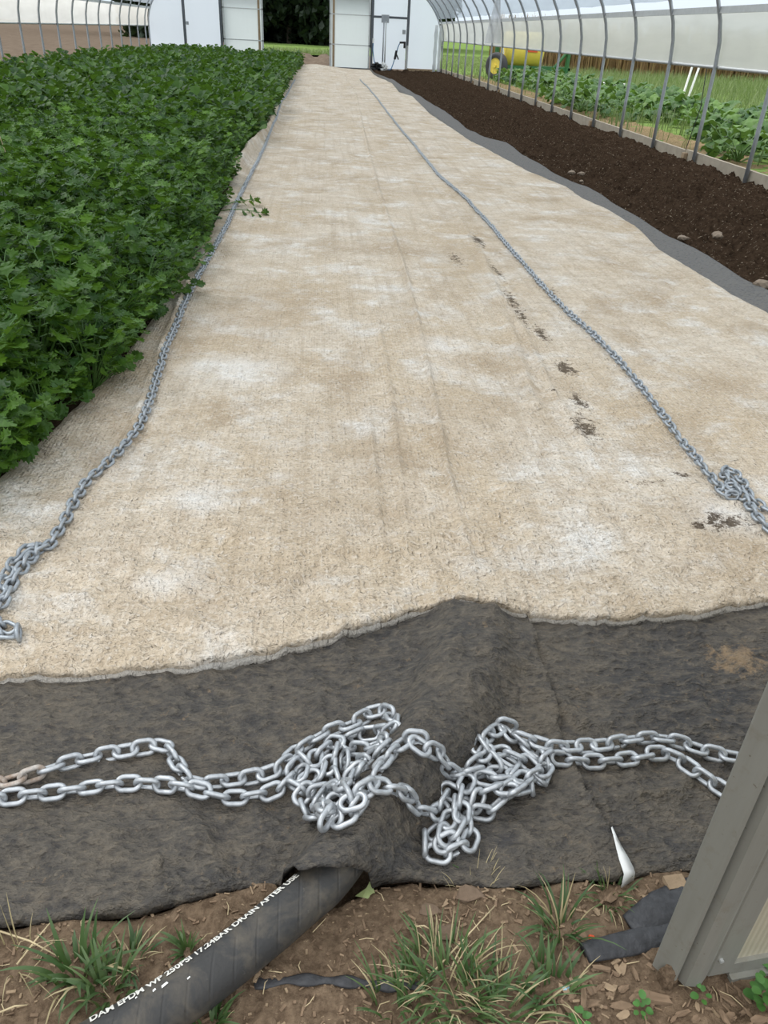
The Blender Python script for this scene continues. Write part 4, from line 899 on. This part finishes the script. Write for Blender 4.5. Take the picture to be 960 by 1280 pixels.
tuft(100, 1218, 28, .10, .0085, .08, 'lush grass tuft left of the hose below the charcoal cover', .12)
tuft(135, 1238, 20, .085, .008, .06, 'small grass clump hard against the left grass tuft', .1)
tuft(165, 1200, 16, .06, .005, .06, 'sparse grass sprigs between the left tuft and the hose', .45)
tuft(20, 1195, 6, .10, .004, .08, 'few dry stalks at the left edge of the dirt', .8)
tuft(560, 1232, 90, .085, .0055, .17, 'large tangled half-dry grass tuft in the middle of the dirt', .38)
tuft(620, 1268, 70, .085, .006, .16, 'grass patch at the bottom edge right of centre', .3)
tuft(500, 1262, 34, .08, .005, .12, 'grass patch at the bottom edge left of the tangled tuft', .25)
tuft(700, 1165, 26, .095, .006, .07, 'spreading grass tuft beside the flattened black pipe', .3)
tuft(762, 1116, 26, .05, .0045, .08, 'short grass fringe under the white strip of the cover', .15)
tuft(690, 1236, 22, .09, .006, .09, 'long-bladed grass tuft below the black pipe', .25)
tuft(262, 1282, 14, .06, .006, .05, 'grass sprigs poking out beside the hose at the bottom edge', .1)
tuft(235, 1190, 6, .06, .006, .02, 'single upright grass sprig behind the hose', 0)
tuft(600, 1112, 10, .05, .003, .12, 'dry wisps at the cover edge right of the hose', .9)
# loose straws
for i, (a, b, c_, d_, lab) in enumerate(((520, 1240, 618, 1136, 'long pale straw crossing the tangled tuft'), (0, 1166, 75, 1200, 'pale straw at the left edge reaching toward the tuft'), (22, 1208, 66, 1155, 'short straw slanting up to the cover edge at left'), (0, 1268, 36, 1260, 'pale stub of straw in the bottom left corner'), (515, 1161, 538, 1166, 'short flat splinter left of the tangled tuft'))):
    p, q = on_surf(a, b, HG), on_surf(c_, d_, HG); m_ = (p+q)/2
    tag(build(MB().tube([(p[0], p[1], p[2]+.006), (m_[0]+.004, m_[1], m_[2]+.016), (q[0], q[1], q[2]+.010)], [.0018, .0016, .001], 5), 'straw', M['straw'], None, True), lab, 'straw')
# pale leaf by the hose
p = on_surf(458, 1118, HG); lm = MB(); 
lv = [(-.022, -.006, 0), (-.008, -.012, .004), (.012, -.016, .0), (.016, -.004, .004), (.008, .018, .012), (0, .006, .006)]
lm.add(lv, [(0, 1, 5), (1, 2, 3, 5), (3, 4, 5)]); o = build(lm, 'fallen_leaf', M['paleleaf'], None, False, (p[0], p[1], p[2]+.006)); o.modifiers.new('t', 'SOLIDIFY').thickness = .0008
tag(o, 'pale green leaf scrap lying by the hose at the cover edge', 'leaf')
# red berry and blue scrap
p = on_surf(739, 1174, HG); tag(obj('berry', rock_mesh(4, .006, .005, .005, 'red', 'berry'), None, (p[0], p[1], p[2]+.005)), 'tiny red berry in the litter by the black pipe', 'berry')
p = on_surf(707, 1238, HG); tag(build(MB().box(-.006, .006, -.003, .003, 0, .003), 'plastic_scrap', simple('pale_blue', (.30, .50, .62), .5), None, False, (p[0], p[1], p[2]+.004)), 'tiny pale blue plastic scrap in the dirt below the pipe', 'scrap')
# flattened black pipes by the door
M['blackpipe'] = simple('dusty_black_plastic', (.040, .040, .043), .55, 0, .8, 60, .5)
for pts, rr_, fl, nm, lab in (([(730, 1194), (765, 1186), (800, 1178), (838, 1166), (890, 1150)], [.019, .022, .024, .025, .025], .45, 'black_pipe', 'flattened black plastic pipe end running toward the door'),
                              ([(785, 1160), (812, 1146), (850, 1130), (905, 1112)], [.020, .036, .040, .040], .28, 'black_pipe', 'crumpled black plastic strip behind the flattened pipe')):
    P = [on_surf(a, b, HG) for a, b in pts]; pp = smooth_path([(q[0], q[1], q[2]+.008) for q in P], .008); n_ = len(pp); rad = np.interp(np.linspace(0, len(rr_)-1, n_), range(len(rr_)), rr_)
    mb = MB().tube([tuple(q) for q in pp], list(rad), 16, flat=fl); mb.v = [(x, y, z+.006*float(fbm(np.array([x*30]), np.array([y*40]), 3, 3)[0])) for x, y, z in mb.v]
    tag(build(mb, nm, M['blackpipe'], None, True), lab, 'pipe')
P = [on_surf(a, b, HG) for a, b in ((318, 1231), (370, 1226), (430, 1228), (480, 1233), (528, 1234))]; pp = smooth_path([(q[0], q[1], q[2]+.003) for q in P], .008)
mb = MB().tube([tuple(q) for q in pp], [.009+.003*math.sin(i*.7) for i in range(len(pp))], 8, flat=.3)
tag(build(mb, 'plastic_strip', M['blackpipe'], None, True), 'thin black plastic strip half buried in the dirt right of the hose', 'plastic strip')
# weeds at the lower right
def weed(px, py, n, s_, lab):
    p = on_surf(px, py, HG); t = thing('weed', tuple(p), u(0, 6)); tag(t, lab, 'weed')
    lf = MB(); R0 = [(0, 0), (.25, .12), (.42, .4), (.38, .7), (.2, .93), (0, 1)]; v = [(x, y, .12*x-.2*y*y+.1*y) for x, y in R0]+[(-x, y, .12*x-.2*y*y+.1*y) for x, y in R0[1:-1]]+[(0, .3, .0), (0, .7, -.05)]
    lf.add(v, [(0, 1, 2, 10), (10, 2, 3, 11), (11, 3, 4, 5), (0, 10, 7, 6), (10, 11, 8, 7), (11, 5, 9, 8)]); me = lf.mesh('leaf', M['weed'], True)
    for k in range(n):
        o = obj('leaf', me, t); o.matrix_local = Matrix.Rotation(k*2.4, 4, 'Z') @ Matrix.Translation((0, .006, .004+.003*k)) @ Matrix.Rotation(u(.0, .5), 4, 'X') @ Matrix.Scale(s_*u(.7, 1.2), 4)
weed(948, 1250, 13, .022, 'round-leaved green weed by the door bottom in the lower right corner')
weed(957, 1222, 7, .018, 'green weed sprig climbing the door bottom rail at the right edge')
weed(800, 1266, 10, .014, 'small light green weed at the bottom edge left of the door')
weed(725, 1278, 8, .014, 'small weed at the bottom edge beside the grass')
weed(875, 1246, 5, .014, 'tiny seedling just below the door corner')
